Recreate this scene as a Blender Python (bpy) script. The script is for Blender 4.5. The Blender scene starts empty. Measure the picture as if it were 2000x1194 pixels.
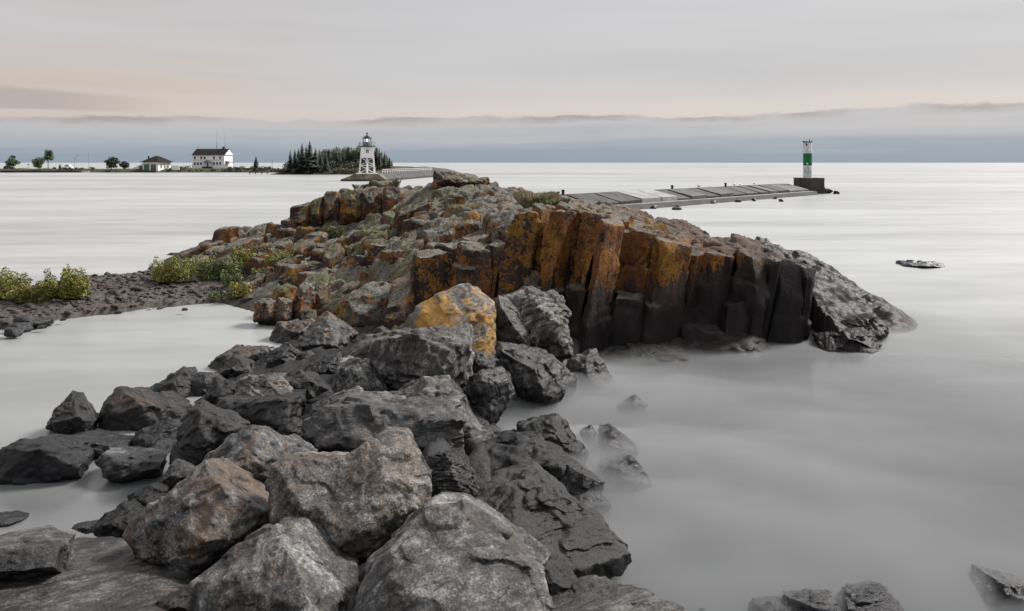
import bpy, bmesh, math, random
import numpy as np
from mathutils import Vector

# ------------------------------------------------------------------ camera, sky, sun, exposure
scene = bpy.context.scene
COL = scene.collection
FPX, EYE, HORIZ = 1500.0, 4.5, 318.0        # focal length in photo pixels, eye height over the lake, horizon row

cam_data = bpy.data.cameras.new('camera')
cam_data.sensor_fit = 'HORIZONTAL'
cam_data.sensor_width = 36.0
cam_data.lens = 27.0
cam_data.shift_y = -0.1395
cam_data.clip_start = 0.1
cam_data.clip_end = 90000.0
cam = bpy.data.objects.new('camera', cam_data)
cam.location = (0, 0, EYE)
cam.rotation_euler = (math.radians(90), 0, 0)
COL.objects.link(cam)
scene.camera = cam

SUN_EL, SUN_AZ = math.radians(42), math.radians(56)      # azimuth clockwise from +Y


def lin(r, g, b, k=1.0):
    f = lambda c: ((c / 255.0) / 12.92 if c / 255.0 <= 0.04045 else ((c / 255.0 + 0.055) / 1.055) ** 2.4) * k
    return (f(r), f(g), f(b), 1.0)


def new_node(nt, typ, ins=None, **props):
    n = nt.nodes.new(typ)
    for k, v in props.items():
        setattr(n, k, v)
    for k, v in (ins or {}).items():
        s = n.inputs[k]
        if isinstance(v, bpy.types.NodeSocket):
            nt.links.new(v, s)
        else:
            s.default_value = v
    return n


def M(nt, op, a, b=0.0, c=0.0, clamp=False):
    return new_node(nt, 'ShaderNodeMath', {0: a, 1: b, 2: c}, operation=op, use_clamp=clamp).outputs[0]


def VM(nt, op, a, b=(0, 0, 0)):
    return new_node(nt, 'ShaderNodeVectorMath', {0: a, 1: b}, operation=op).outputs[0]


def SS(nt, v, a, b, lo=0.0, hi=1.0):
    return new_node(nt, 'ShaderNodeMapRange', {'Value': v, 'From Min': a, 'From Max': b, 'To Min': lo, 'To Max': hi},
                    interpolation_type='SMOOTHSTEP').outputs[0]


def NZ(nt, vec, scale=5.0, detail=4.0, rough=0.55, dist=0.0):
    return new_node(nt, 'ShaderNodeTexNoise', {'Vector': vec, 'Scale': scale, 'Detail': detail, 'Roughness': rough,
                                               'Distortion': dist}).outputs[0]


def MIX(nt, fac, a, b, blend='MIX'):
    n = nt.nodes.new('ShaderNodeMix')
    n.data_type = 'RGBA'
    n.blend_type = blend
    for s, v in ((n.inputs[0], fac), (n.inputs[6], a), (n.inputs[7], b)):
        if isinstance(v, bpy.types.NodeSocket):
            nt.links.new(v, s)
        else:
            s.default_value = v
    return n.outputs[2]


def RAMP(nt, fac, stops):
    n = nt.nodes.new('ShaderNodeValToRGB')
    cr = n.color_ramp
    while len(cr.elements) < len(stops):
        cr.elements.new(0.5)
    for e, (p, c) in zip(cr.elements, stops):
        e.position = p
        e.color = c
    nt.links.new(fac, n.inputs[0])
    return n.outputs[0]


def XYZ(nt, x, y, z):
    return new_node(nt, 'ShaderNodeCombineXYZ', {0: x, 1: y, 2: z}).outputs[0]


# --- world: Nishita sky seen through a high overcast sheet, with a low bank of cloud on the horizon
world = bpy.data.worlds.new('World')
scene.world = world
world.use_nodes = True
nt = world.node_tree
nt.nodes.clear()
tc = new_node(nt, 'ShaderNodeTexCoord').outputs['Generated']
sep = new_node(nt, 'ShaderNodeSeparateXYZ', {0: tc}).outputs
az = M(nt, 'ARCTAN2', sep[0], sep[1])
el = M(nt, 'MAXIMUM', sep[2], 0.0)
sky = new_node(nt, 'ShaderNodeTexSky', sky_type='NISHITA', sun_disc=False, sun_elevation=SUN_EL, sun_rotation=SUN_AZ,
               air_density=1.0, dust_density=2.0).outputs[0]
K = 7.07                                                   # clouds are set against a Background of strength 0.1
streak = NZ(nt, XYZ(nt, M(nt, 'MULTIPLY', az, 2.2), M(nt, 'MULTIPLY', el, 60.0), 3.0), 1.0, 5.0, 0.55)
streak2 = NZ(nt, XYZ(nt, M(nt, 'MULTIPLY', az, 1.1), M(nt, 'MULTIPLY', el, 16.0), 8.0), 1.0, 4.0, 0.5)
edge_n = NZ(nt, XYZ(nt, M(nt, 'MULTIPLY', az, 7.0), M(nt, 'MULTIPLY', el, 25.0), 1.7), 1.0, 7.0, 0.6)
edge = M(nt, 'ADD', M(nt, 'MULTIPLY_ADD', az, 0.014, 0.0585), M(nt, 'ADD', M(nt, 'MULTIPLY_ADD', edge_n, 0.026, -0.013), M(nt, 'MULTIPLY_ADD', NZ(nt, XYZ(nt, M(nt, 'MULTIPLY', az, 26.0), M(nt, 'MULTIPLY', el, 90.0), 5.0), 1.0, 5.0, 0.6), 0.010, -0.005)))
t = M(nt, 'DIVIDE', el, edge)
tw = M(nt, 'ADD', t, M(nt, 'MULTIPLY_ADD', streak, 0.9, -0.42))
bank = RAMP(nt, tw, [(0.0, lin(150, 165, 178, K)), (0.28, lin(154, 166, 180, K)), (0.55, lin(178, 183, 190, K)),
                     (0.82, lin(194, 193, 196, K)), (1.0, lin(196, 191, 192, K))])
sheet_lo = MIX(nt, SS(nt, el, 0.06, 0.12), lin(222, 211, 206, K), lin(206, 204, 204, K))
sheet = MIX(nt, SS(nt, el, 0.13, 0.75), sheet_lo, (1.40 * K, 1.42 * K, 1.46 * K, 1))
sheet = MIX(nt, SS(nt, streak2, 0.35, 0.72, 0.0, 0.28), sheet, lin(176, 172, 172, K))
warm = M(nt, 'MULTIPLY', SS(nt, az, -0.16, -0.56), SS(nt, M(nt, 'ABSOLUTE', M(nt, 'SUBTRACT', M(nt, 'MULTIPLY_ADD', az, -0.12, el), 0.145)), 0.075, 0.0))
sheet = MIX(nt, M(nt, 'MULTIPLY', warm, SS(nt, streak, 0.25, 0.7, 0.2, 0.7)), sheet, lin(214, 190, 168, K))
mauve = M(nt, 'MULTIPLY', SS(nt, az, 0.0, -0.7), SS(nt, streak2, 0.3, 0.65, 0.15, 0.5))
sheet = MIX(nt, mauve, sheet, lin(196, 184, 178, K))
bmask = SS(nt, t, 1.04, 0.97)
rim = M(nt, 'MULTIPLY', SS(nt, t, 0.80, 0.97), SS(nt, NZ(nt, XYZ(nt, M(nt, 'MULTIPLY', az, 5.0), 2.0, 9.0), 1.0, 4.0, 0.6), 0.42, 0.60))
bank = MIX(nt, M(nt, 'MULTIPLY', rim, 0.8), bank, lin(166, 157, 156, K))
cloud = MIX(nt, bmask, sheet, bank)
# a second, softer lens of cloud over the bank on the harbour side
lens = M(nt, 'MULTIPLY', SS(nt, az, -0.40, -0.56), M(nt, 'MULTIPLY', SS(nt, M(nt, 'ADD', el, M(nt, 'MULTIPLY', edge_n, 0.01)), 0.062, 0.066),
         SS(nt, M(nt, 'ADD', el, M(nt, 'MULTIPLY', M(nt, 'ADD', az, 0.4), 0.05)), 0.078, 0.070)))
cloud = MIX(nt, M(nt, 'MULTIPLY', lens, 0.7), cloud, lin(176, 166, 164, K))
skyc = MIX(nt, 0.93, sky, cloud)
bg = new_node(nt, 'ShaderNodeBackground', {'Color': skyc, 'Strength': 0.05})
out = new_node(nt, 'ShaderNodeOutputWorld', {'Surface': bg.outputs[0]})

sun_data = bpy.data.lights.new('sun', 'SUN')
sun_data.energy = 2.6
sun_data.angle = math.radians(16)
sun_data.color = (1.0, 0.95, 0.90)
sun = bpy.data.objects.new('sun', sun_data)
sd = Vector((math.sin(SUN_AZ) * math.cos(SUN_EL), math.cos(SUN_AZ) * math.cos(SUN_EL), math.sin(SUN_EL)))
sun.rotation_euler = sd.to_track_quat('Z', 'Y').to_euler()
sun.location = sd * 60
COL.objects.link(sun)

vs = scene.view_settings
vs.view_transform = 'Standard'
vs.look = 'None'
vs.exposure = 1.5
vs.gamma = 1.0
vs.use_curve_mapping = False
scene.render.engine = 'CYCLES'
scene.cycles.max_bounces = 6
scene.cycles.diffuse_bounces = 3
scene.cycles.glossy_bounces = 3
scene.cycles.transparent_max_bounces = 8
scene.cycles.volume_bounces = 2
scene.cycles.use_denoising = True


# ------------------------------------------------------------------ helpers
def at(px, py, Y):
    return np.array([(px - 1000.0) / FPX * Y, Y, EYE - (py - HORIZ) / FPX * Y])


def tag(o, label=None, cat=None, group=None, kind=None):
    for k, v in (('label', label), ('category', cat), ('group', group), ('kind', kind)):
        if v:
            o[k] = v
    return o


def empty(name, loc, label=None, cat=None, group=None, rz=0.0):
    o = bpy.data.objects.new(name, None)
    o.location = loc
    o.rotation_euler = (0, 0, rz)
    o.empty_display_size = 0.2
    COL.objects.link(o)
    return tag(o, label, cat, group)


def mesh_data(name, v, f, mat=None, smooth=False, sharp=0):
    me = bpy.data.meshes.new(name)
    v = np.asarray(v, dtype=np.float32)
    if isinstance(f, np.ndarray):
        n, k = f.shape
        me.vertices.add(len(v))
        me.vertices.foreach_set('co', v.ravel())
        me.loops.add(n * k)
        me.loops.foreach_set('vertex_index', f.astype(np.int32).ravel())
        me.polygons.add(n)
        me.polygons.foreach_set('loop_start', np.arange(0, n * k, k, dtype=np.int32))
        me.polygons.foreach_set('loop_total', np.full(n, k, dtype=np.int32))
        me.update(calc_edges=True)
        me.validate()
    else:
        me.from_pydata(v.tolist(), [], f)
        me.update()
    if smooth:
        me.polygons.foreach_set('use_smooth', np.ones(len(me.polygons), dtype=bool))
    if sharp:
        me.set_sharp_from_angle(angle=math.radians(sharp))
    if mat:
        me.materials.append(mat)
    return me


def put(name, me, parent=None, loc=(0, 0, 0), rz=0.0):
    o = bpy.data.objects.new(name, me)
    o.location = loc
    o.rotation_euler = (0, 0, rz)
    if parent:
        o.parent = parent
    COL.objects.link(o)
    return o


class MB:
    """collects boxes, prisms, tubes into ONE mesh"""
    def __init__(self):
        self.v, self.f = [], []

    def add(self, v, f):
        b = len(self.v)
        self.v += [tuple(p) for p in v]
        self.f += [tuple(b + i for i in q) for q in f]
        return self

    def box(self, x0, x1, y0, y1, z0, z1):
        v = [(x0, y0, z0), (x1, y0, z0), (x1, y1, z0), (x0, y1, z0), (x0, y0, z1), (x1, y0, z1), (x1, y1, z1), (x0, y1, z1)]
        return self.add(v, [(0, 3, 2, 1), (4, 5, 6, 7), (0, 1, 5, 4), (1, 2, 6, 5), (2, 3, 7, 6), (3, 0, 4, 7)])

    def hexa(self, lo, hi):
        """two quads (bottom, top) given as four points each"""
        return self.add(list(lo) + list(hi), [(0, 3, 2, 1), (4, 5, 6, 7), (0, 1, 5, 4), (1, 2, 6, 5), (2, 3, 7, 6), (3, 0, 4, 7)])

    def tube(self, a, b, r0, r1=None, n=8):
        r1 = r0 if r1 is None else r1
        a, b = Vector(a), Vector(b)
        d = (b - a).normalized()
        u = d.orthogonal().normalized()
        w = d.cross(u)
        v = []
        for p, r in ((a, r0), (b, r1)):
            for i in range(n):
                t = 2 * math.pi * i / n
                v.append(p + u * math.cos(t) * r + w * math.sin(t) * r)
        f = [(i, (i + 1) % n, n + (i + 1) % n, n + i) for i in range(n)]
        f += [tuple(range(n - 1, -1, -1)), tuple(range(n, 2 * n))]
        return self.add(v, f)

    def lathe(self, prof, n=16, c=(0, 0)):
        v = []
        for r, z in prof:
            for i in range(n):
                t = 2 * math.pi * i / n
                v.append((c[0] + r * math.cos(t), c[1] + r * math.sin(t), z))
        f = []
        for k in range(len(prof) - 1):
            for i in range(n):
                j = (i + 1) % n
                f.append((k * n + i, k * n + j, (k + 1) * n + j, (k + 1) * n + i))
        f.append(tuple(range(n - 1, -1, -1)))
        f.append(tuple((len(prof) - 1) * n + i for i in range(n)))
        return self.add(v, f)

    def mesh(self, name, mat, smooth=False):
        return mesh_data(name, self.v, self.f, mat, smooth)

    def build(self, name, mat, parent=None, loc=(0, 0, 0), rz=0.0, smooth=False):
        return put(name, self.mesh(name, mat, smooth), parent, loc, rz)


# --- numpy noise
_P = np.random.RandomState(7).permutation(256).astype(np.int64)
_P = np.concatenate([_P, _P, _P])
_G = np.random.RandomState(8).normal(size=(256, 3))
_G /= np.linalg.norm(_G, axis=1)[:, None]


def perlin(p):
    p = np.asarray(p, dtype=np.float64)
    i = np.floor(p).astype(np.int64)
    f = p - i
    u = f * f * f * (f * (f * 6 - 15) + 10)
    i &= 255
    res = np.zeros(len(p))
    for dx in (0, 1):
        wx = u[:, 0] if dx else 1 - u[:, 0]
        for dy in (0, 1):
            wy = u[:, 1] if dy else 1 - u[:, 1]
            for dz in (0, 1):
                wz = u[:, 2] if dz else 1 - u[:, 2]
                h = _P[_P[_P[(i[:, 0] + dx) & 255] + ((i[:, 1] + dy) & 255)] + ((i[:, 2] + dz) & 255)]
                g = _G[h]
                res += wx * wy * wz * (g[:, 0] * (f[:, 0] - dx) + g[:, 1] * (f[:, 1] - dy) + g[:, 2] * (f[:, 2] - dz))
    return res * 1.6


def fbm(p, octv=4, gain=0.5, lac=2.03):
    a, s = 1.0, np.zeros(len(p))
    p = np.asarray(p, dtype=np.float64)
    for k in range(octv):
        s += a * perlin(p)
        p = p * lac + 17.3
        a *= gain
    return s


def ridged(p, octv=4):
    a, s = 1.0, np.zeros(len(p))
    p = np.asarray(p, dtype=np.float64)
    for k in range(octv):
        s += a * (1 - 2 * np.abs(perlin(p)))
        p = p * 2.1 + 9.1
        a *= 0.5
    return s


def cells2(x, y, seed=3):
    """cellular noise in the plane: F1, F2, random value and gradient of the nearest cell"""
    ix, iy = np.floor(x).astype(np.int64), np.floor(y).astype(np.int64)
    f1 = np.full(len(x), 9.0)
    f2 = np.full(len(x), 9.0)
    idv = np.zeros(len(x), dtype=np.int64)
    rs = np.random.RandomState(seed)
    jx, jy = rs.rand(256), rs.rand(256)
    for dx in (-1, 0, 1):
        for dy in (-1, 0, 1):
            h = _P[_P[(ix + dx) & 255] + ((iy + dy) & 255)]
            px, py = ix + dx + jx[h], iy + dy + jy[h]
            d = np.hypot(x - px, y - py)
            new = d < f1
            f2 = np.where(new, f1, np.minimum(f2, d))
            idv = np.where(new, h, idv)
            f1 = np.where(new, d, f1)
    return f1, f2, rs.rand(256)[idv]


def grid_faces(nx, ny):
    i = np.arange(nx * ny).reshape(ny, nx)
    return np.stack([i[:-1, :-1], i[:-1, 1:], i[1:, 1:], i[1:, :-1]], -1).reshape(-1, 4)


# ------------------------------------------------------------------ materials
def material(name):
    m = bpy.data.materials.new(name)
    m.use_nodes = True
    t = m.node_tree
    return m, t, t.nodes['Principled BSDF']


def geo(nt):
    g = nt.nodes.new('ShaderNodeNewGeometry')
    return g.outputs['Position'], g.outputs['Normal']


def simple(name, col, rough=0.7, var=0.25, scale=3.0, bump=0.0, metal=0.0, stain=None):
    m, t, b = material(name)
    pos, nor = geo(t)
    n = NZ(t, pos, scale, 5.0, 0.6)
    c = tuple(col) + (1,)
    dark = tuple(x * (1 - var) for x in col) + (1,)
    cc = MIX(t, SS(t, n, 0.3, 0.7), dark, c)
    if stain:
        s = NZ(t, VM(t, 'MULTIPLY', pos, (1, 1, 0.25)), scale * 2.3, 5.0, 0.65)
        cc = MIX(t, SS(t, s, 0.5, 0.72, 0.0, 0.75), cc, tuple(stain) + (1,))
    t.links.new(cc, b.inputs['Base Color'])
    b.inputs['Roughness'].default_value = rough
    b.inputs['Specular IOR Level'].default_value = 0.2 if rough > 0.4 else 0.5
    b.inputs['Metallic'].default_value = metal
    if bump:
        bp = new_node(t, 'ShaderNodeBump', {'Height': NZ(t, pos, scale * 6, 5.0, 0.6), 'Strength': 0.5, 'Distance': bump})
        t.links.new(bp.outputs[0], b.inputs['Normal'])
    return m


def boulder_material():
    """riprap: grey to black stone; object colour = (brightness, orange lichen, brown weathering, streakiness)"""
    m, t, b = material('boulder_stone')
    oi = t.nodes.new('ShaderNodeObjectInfo')
    oc = new_node(t, 'ShaderNodeSeparateColor', {0: oi.outputs['Color']}).outputs
    alpha = oi.outputs['Alpha']
    rnd = oi.outputs['Random']
    pos, nor = geo(t)
    co = new_node(t, 'ShaderNodeTexCoord').outputs['Object']
    co = VM(t, 'ADD', co, XYZ(t, M(t, 'MULTIPLY', rnd, 37.0), M(t, 'MULTIPLY', rnd, 91.0), M(t, 'MULTIPLY', rnd, 13.0)))
    rot = new_node(t, 'ShaderNodeVectorRotate', {'Vector': co, 'Axis': (0.5, 0.6, 0.3), 'Angle': M(t, 'MULTIPLY', rnd, 2.4)},
                   rotation_type='AXIS_ANGLE').outputs[0]
    strat = VM(t, 'MULTIPLY', rot, (1.2, 1.2, 11.0))
    big = NZ(t, co, 1.7, 6.0, 0.6)
    mid = NZ(t, co, 8.0, 6.0, 0.65, 0.4)
    fine = NZ(t, co, 45.0, 4.0, 0.7)
    lay = NZ(t, strat, 1.6, 6.0, 0.62, 0.5)
    v = M(t, 'ADD', M(t, 'MULTIPLY_ADD', mid, 0.75, -0.20), M(t, 'MULTIPLY_ADD', fine, 0.9, -0.22))
    v = M(t, 'ADD', v, M(t, 'MULTIPLY', M(t, 'SUBTRACT', lay, 0.5), M(t, 'MULTIPLY', alpha, 1.1)))
    v = M(t, 'ADD', v, M(t, 'MULTIPLY', M(t, 'SUBTRACT', big, 0.5), 0.9))
    r2 = M(t, 'FRACT', M(t, 'MULTIPLY', rnd, 17.3))
    v = M(t, 'MULTIPLY_ADD', M(t, 'SUBTRACT', v, 0.5), M(t, 'MULTIPLY_ADD', r2, 0.55, 0.5), 0.5)
    c = RAMP(t, v, [(0.26, (0.006, 0.006, 0.006, 1)), (0.42, (0.030, 0.029, 0.0285, 1)), (0.52, (0.076, 0.074, 0.072, 1)),
                    (0.62, (0.150, 0.146, 0.141, 1)), (0.80, (0.27, 0.263, 0.252, 1))])
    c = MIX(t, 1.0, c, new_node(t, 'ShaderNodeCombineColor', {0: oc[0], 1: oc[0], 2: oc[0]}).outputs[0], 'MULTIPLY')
    r3 = M(t, 'FRACT', M(t, 'MULTIPLY', rnd, 41.7))
    c = MIX(t, 1.0, c, MIX(t, r3, (0.94, 0.99, 1.04, 1), (1.05, 1.0, 0.94, 1)), 'MULTIPLY')
    # brown weathering on crowns and edges
    nz = new_node(t, 'ShaderNodeSeparateXYZ', {0: nor}).outputs[2]
    bn = NZ(t, co, 2.4, 7.0, 0.68, 0.6)
    bm = M(t, 'MULTIPLY', SS(t, M(t, 'ADD', bn, M(t, 'MULTIPLY', nz, 0.05)), 0.50, 0.60), oc[2], clamp=True)
    c = MIX(t, bm, c, MIX(t, fine, (0.040, 0.026, 0.017, 1), (0.17, 0.112, 0.072, 1)))
    # orange lichen
    on = M(t, 'ADD', NZ(t, co, 0.8, 7.0, 0.68, 0.3), M(t, 'MULTIPLY', SS(t, mid, 0.3, 0.7), 0.12))
    om = M(t, 'MULTIPLY', SS(t, M(t, 'ADD', on, M(t, 'MULTIPLY', oc[1], 0.22)), 0.64, 0.76), SS(t, oc[1], 0.0, 0.25), clamp=True)
    c = MIX(t, om, c, MIX(t, SS(t, fine, 0.3, 0.7), (0.16, 0.075, 0.012, 1), (0.37, 0.20, 0.035, 1)))
    # wet foot
    z = new_node(t, 'ShaderNodeSeparateXYZ', {0: pos}).outputs[2]
    wet = SS(t, M(t, 'ADD', z, M(t, 'MULTIPLY', M(t, 'SUBTRACT', big, 0.5), 0.8)), 0.55, 0.12)
    c = MIX(t, M(t, 'MULTIPLY', wet, 0.8), c, (0.012, 0.013, 0.015, 1))
    t.links.new(c, b.inputs['Base Color'])
    t.links.new(M(t, 'SUBTRACT', SS(t, v, 0.2, 0.8, 0.34, 0.58), M(t, 'MULTIPLY', wet, 0.16)), b.inputs['Roughness'])
    b.inputs['Specular IOR Level'].default_value = 0.24
    h = M(t, 'ADD', M(t, 'MULTIPLY', fine, 0.35), M(t, 'ADD', M(t, 'MULTIPLY', mid, 0.5), M(t, 'MULTIPLY', lay, M(t, 'MULTIPLY', alpha, 1.1))))
    bp = new_node(t, 'ShaderNodeBump', {'Height': h, 'Strength': 0.85, 'Distance': 0.05})
    t.links.new(bp.outputs[0], b.inputs['Normal'])
    return m


def headland_material():
    """jointed basalt: maroon-black bare faces, grey-green crust lichen on tops, orange lichen above the splash line"""
    m, t, b = material('headland_stone')
    pos, nor = geo(t)
    ps = new_node(t, 'ShaderNodeSeparateXYZ', {0: pos}).outputs
    nz = new_node(t, 'ShaderNodeSeparateXYZ', {0: nor}).outputs[2]
    oi = t.nodes.new('ShaderNodeObjectInfo')
    rnd = oi.outputs['Random']
    big = NZ(t, pos, 0.55, 5.0, 0.6)
    mid = NZ(t, pos, 2.6, 6.0, 0.65, 0.4)
    fine = NZ(t, pos, 16.0, 5.0, 0.7)
    drip = NZ(t, VM(t, 'MULTIPLY', pos, (3.2, 3.2, 0.45)), 1.3, 6.0, 0.62, 0.3)
    bare = MIX(t, SS(t, M(t, 'ADD', M(t, 'MULTIPLY', drip, 0.6), M(t, 'MULTIPLY', fine, 0.4)), 0.35, 0.68),
               (0.007, 0.005, 0.005, 1), (0.055, 0.036, 0.031, 1))
    bare = MIX(t, M(t, 'MULTIPLY', SS(t, rnd, 0.45, 1.0), 0.35), bare, (0.085, 0.062, 0.056, 1))
    grey = MIX(t, SS(t, fine, 0.3, 0.7), (0.016, 0.017, 0.015, 1), (0.150, 0.155, 0.140, 1))
    grey = MIX(t, SS(t, mid, 0.45, 0.68, 0.0, 0.8), grey, MIX(t, fine, (0.022, 0.018, 0.011, 1), (0.17, 0.100, 0.042, 1)))
    up = SS(t, M(t, 'ADD', nz, M(t, 'MULTIPLY', M(t, 'SUBTRACT', mid, 0.5), 0.7)), 0.28, 0.62)
    # crust lichen also climbs over the sheltered, harbour side faces
    shel = SS(t, ps[0], 0.3, -1.5)
    up = M(t, 'MAXIMUM', up, M(t, 'MULTIPLY', shel, SS(t, NZ(t, pos, 1.1, 6.0, 0.65), 0.52, 0.64, 0.0, 0.7)))
    up = M(t, 'MULTIPLY', up, SS(t, M(t, 'ADD', ps[0], M(t, 'MULTIPLY', M(t, 'SUBTRACT', big, 0.5), 6.0)), 6.0, 2.8, 0.10, 1.0))
    c = MIX(t, up, bare, grey)
    # orange lichen above the splash line, lower in the lee of the rock
    lim = SS(t, ps[0], -2.5, 1.2, 0.25, 1.55)
    lim = M(t, 'ADD', lim, SS(t, ps[0], 3.5, 6.5, 0.0, 0.55))
    zz = M(t, 'ADD', ps[2], M(t, 'MULTIPLY', M(t, 'SUBTRACT', drip, 0.5), 2.2))
    above = SS(t, M(t, 'ADD', M(t, 'SUBTRACT', zz, lim), M(t, 'MULTIPLY', M(t, 'SUBTRACT', fine, 0.5), 0.8)), 0.02, 0.16)
    vert = SS(t, nz, 0.8, 0.35)
    on = M(t, 'ADD', M(t, 'MULTIPLY', NZ(t, pos, 1.4, 6.0, 0.7, 0.5), 0.55), M(t, 'MULTIPLY', NZ(t, pos, 5.5, 5.0, 0.7), 0.45))
    expo = SS(t, ps[0], -0.5, 1.0, 0.0, 0.09)
    om = M(t, 'MULTIPLY', M(t, 'MULTIPLY', above, SS(t, M(t, 'ADD', M(t, 'ADD', on, M(t, 'MULTIPLY', M(t, 'SUBTRACT', fine, 0.5), 0.22)), M(t, 'MULTIPLY', expo, 0.75)), 0.505, 0.53)), M(t, 'MULTIPLY_ADD', vert, 0.88, 0.12))
    orange = MIX(t, SS(t, M(t, 'ADD', M(t, 'MULTIPLY', fine, 0.6), M(t, 'MULTIPLY', mid, 0.4)), 0.38, 0.64), (0.045, 0.018, 0.007, 1), (0.25, 0.108, 0.024, 1))
    hue = NZ(t, pos, 0.9, 4.0, 0.6)
    orange = MIX(t, SS(t, hue, 0.45, 0.62, 0.0, 0.75), orange, MIX(t, fine, (0.035, 0.014, 0.007, 1), (0.17, 0.062, 0.018, 1)))
    orange = MIX(t, SS(t, hue, 0.46, 0.34, 0.0, 0.6), orange, MIX(t, fine, (0.10, 0.055, 0.010, 1), (0.34, 0.19, 0.035, 1)))
    c = MIX(t, om, c, orange)
    # moss in hollows of the lee side
    mm = M(t, 'MULTIPLY', M(t, 'MULTIPLY', SS(t, ps[0], -1.5, -4.0), SS(t, big, 0.50, 0.62)), SS(t, nz, 0.3, 0.7))
    c = MIX(t, M(t, 'MULTIPLY', mm, 0.7), c, MIX(t, fine, (0.02, 0.026, 0.007, 1), (0.085, 0.095, 0.022, 1)))
    # dark wave-washed zone
    wl = SS(t, ps[0], -2.0, 2.5, 0.30, 1.0)
    wl = M(t, 'ADD', wl, SS(t, ps[0], 3.0, 7.5, 0.0, 1.1))
    wet = SS(t, M(t, 'SUBTRACT', M(t, 'ADD', ps[2], M(t, 'MULTIPLY', M(t, 'SUBTRACT', mid, 0.5), 0.9)), wl), 0.35, -0.3)
    c = MIX(t, M(t, 'MULTIPLY', wet, 0.75), c, (0.011, 0.011, 0.012, 1))
    t.links.new(c, b.inputs['Base Color'])
    t.links.new(M(t, 'SUBTRACT', 0.78, M(t, 'MULTIPLY', wet, 0.33)), b.inputs['Roughness'])
    t.links.new(SS(t, wet, 0.0, 1.0, 0.15, 0.07), b.inputs['Specular IOR Level'])
    h = M(t, 'ADD', M(t, 'MULTIPLY', fine, 0.5), M(t, 'ADD', mid, M(t, 'MULTIPLY', drip, 0.6)))
    bp = new_node(t, 'ShaderNodeBump', {'Height': h, 'Strength': M(t, 'SUBTRACT', 0.8, M(t, 'MULTIPLY', wet, 0.35)), 'Distance': 0.07})
    t.links.new(bp.outputs[0], b.inputs['Normal'])
    return m


def water_material():
    """lake smoothed to milk by a long exposure: no waves left, only long soft streaks of foam"""
    m, t, b = material('lake_water')
    pos, nor = geo(t)
    s1 = NZ(t, VM(t, 'MULTIPLY', pos, (0.035, 0.16, 1)), 1.0, 5.0, 0.55, 0.6)
    s2 = NZ(t, VM(t, 'MULTIPLY', pos, (0.006, 0.018, 1)), 1.0, 5.0, 0.55, 0.4)
    s3 = NZ(t, VM(t, 'MULTIPLY', pos, (0.25, 0.9, 1)), 1.0, 4.0, 0.5, 0.3)
    f = M(t, 'ADD', M(t, 'MULTIPLY', s1, 0.34), M(t, 'ADD', M(t, 'MULTIPLY', s2, 0.50), M(t, 'MULTIPLY', s3, 0.16)))
    # lee paints dark cliff shade and reflection into the colour, milky foam out on the open lake and in the cove
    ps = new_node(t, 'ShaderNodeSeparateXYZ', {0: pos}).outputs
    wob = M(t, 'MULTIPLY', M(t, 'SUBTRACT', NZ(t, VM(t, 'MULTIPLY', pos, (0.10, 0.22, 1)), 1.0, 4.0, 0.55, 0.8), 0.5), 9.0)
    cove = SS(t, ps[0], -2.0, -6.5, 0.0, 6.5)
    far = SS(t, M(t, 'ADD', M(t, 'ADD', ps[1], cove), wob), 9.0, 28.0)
    lee = SS(t, M(t, 'ADD', new_node(t, 'ShaderNodeVectorMath', {0: VM(t, 'MULTIPLY', pos, (1.0, 0.8, 0)), 1: (2.8, 12.4, 0)}, operation='DISTANCE').outputs['Value'], M(t, 'MULTIPLY', wob, 0.5)), 1.5, 7.5)  # dark blob by the cliff foot, standing in for its shade and reflection
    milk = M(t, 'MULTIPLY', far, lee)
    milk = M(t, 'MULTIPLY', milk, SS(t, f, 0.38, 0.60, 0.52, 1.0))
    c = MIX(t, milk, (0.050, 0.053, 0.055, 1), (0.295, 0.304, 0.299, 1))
    t.links.new(c, b.inputs['Base Color'])
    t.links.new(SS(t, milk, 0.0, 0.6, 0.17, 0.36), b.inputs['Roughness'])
    b.inputs['IOR'].default_value = 1.38
    return m


def foliage_material(name, c1, c2, c3, scale=3.0):
    m, t, b = material(name)
    pos, nor = geo(t)
    n = NZ(t, pos, scale, 4.0, 0.6)
    n2 = NZ(t, pos, scale * 9, 2.0, 0.6)
    f = M(t, 'ADD', M(t, 'MULTIPLY', n, 0.6), M(t, 'MULTIPLY', n2, 0.4))
    c = RAMP(t, f, [(0.34, tuple(c1) + (1,)), (0.5, tuple(c2) + (1,)), (0.66, tuple(c3) + (1,))])
    t.links.new(c, b.inputs['Base Color'])
    b.inputs['Roughness'].default_value = 0.65
    return m


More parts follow.
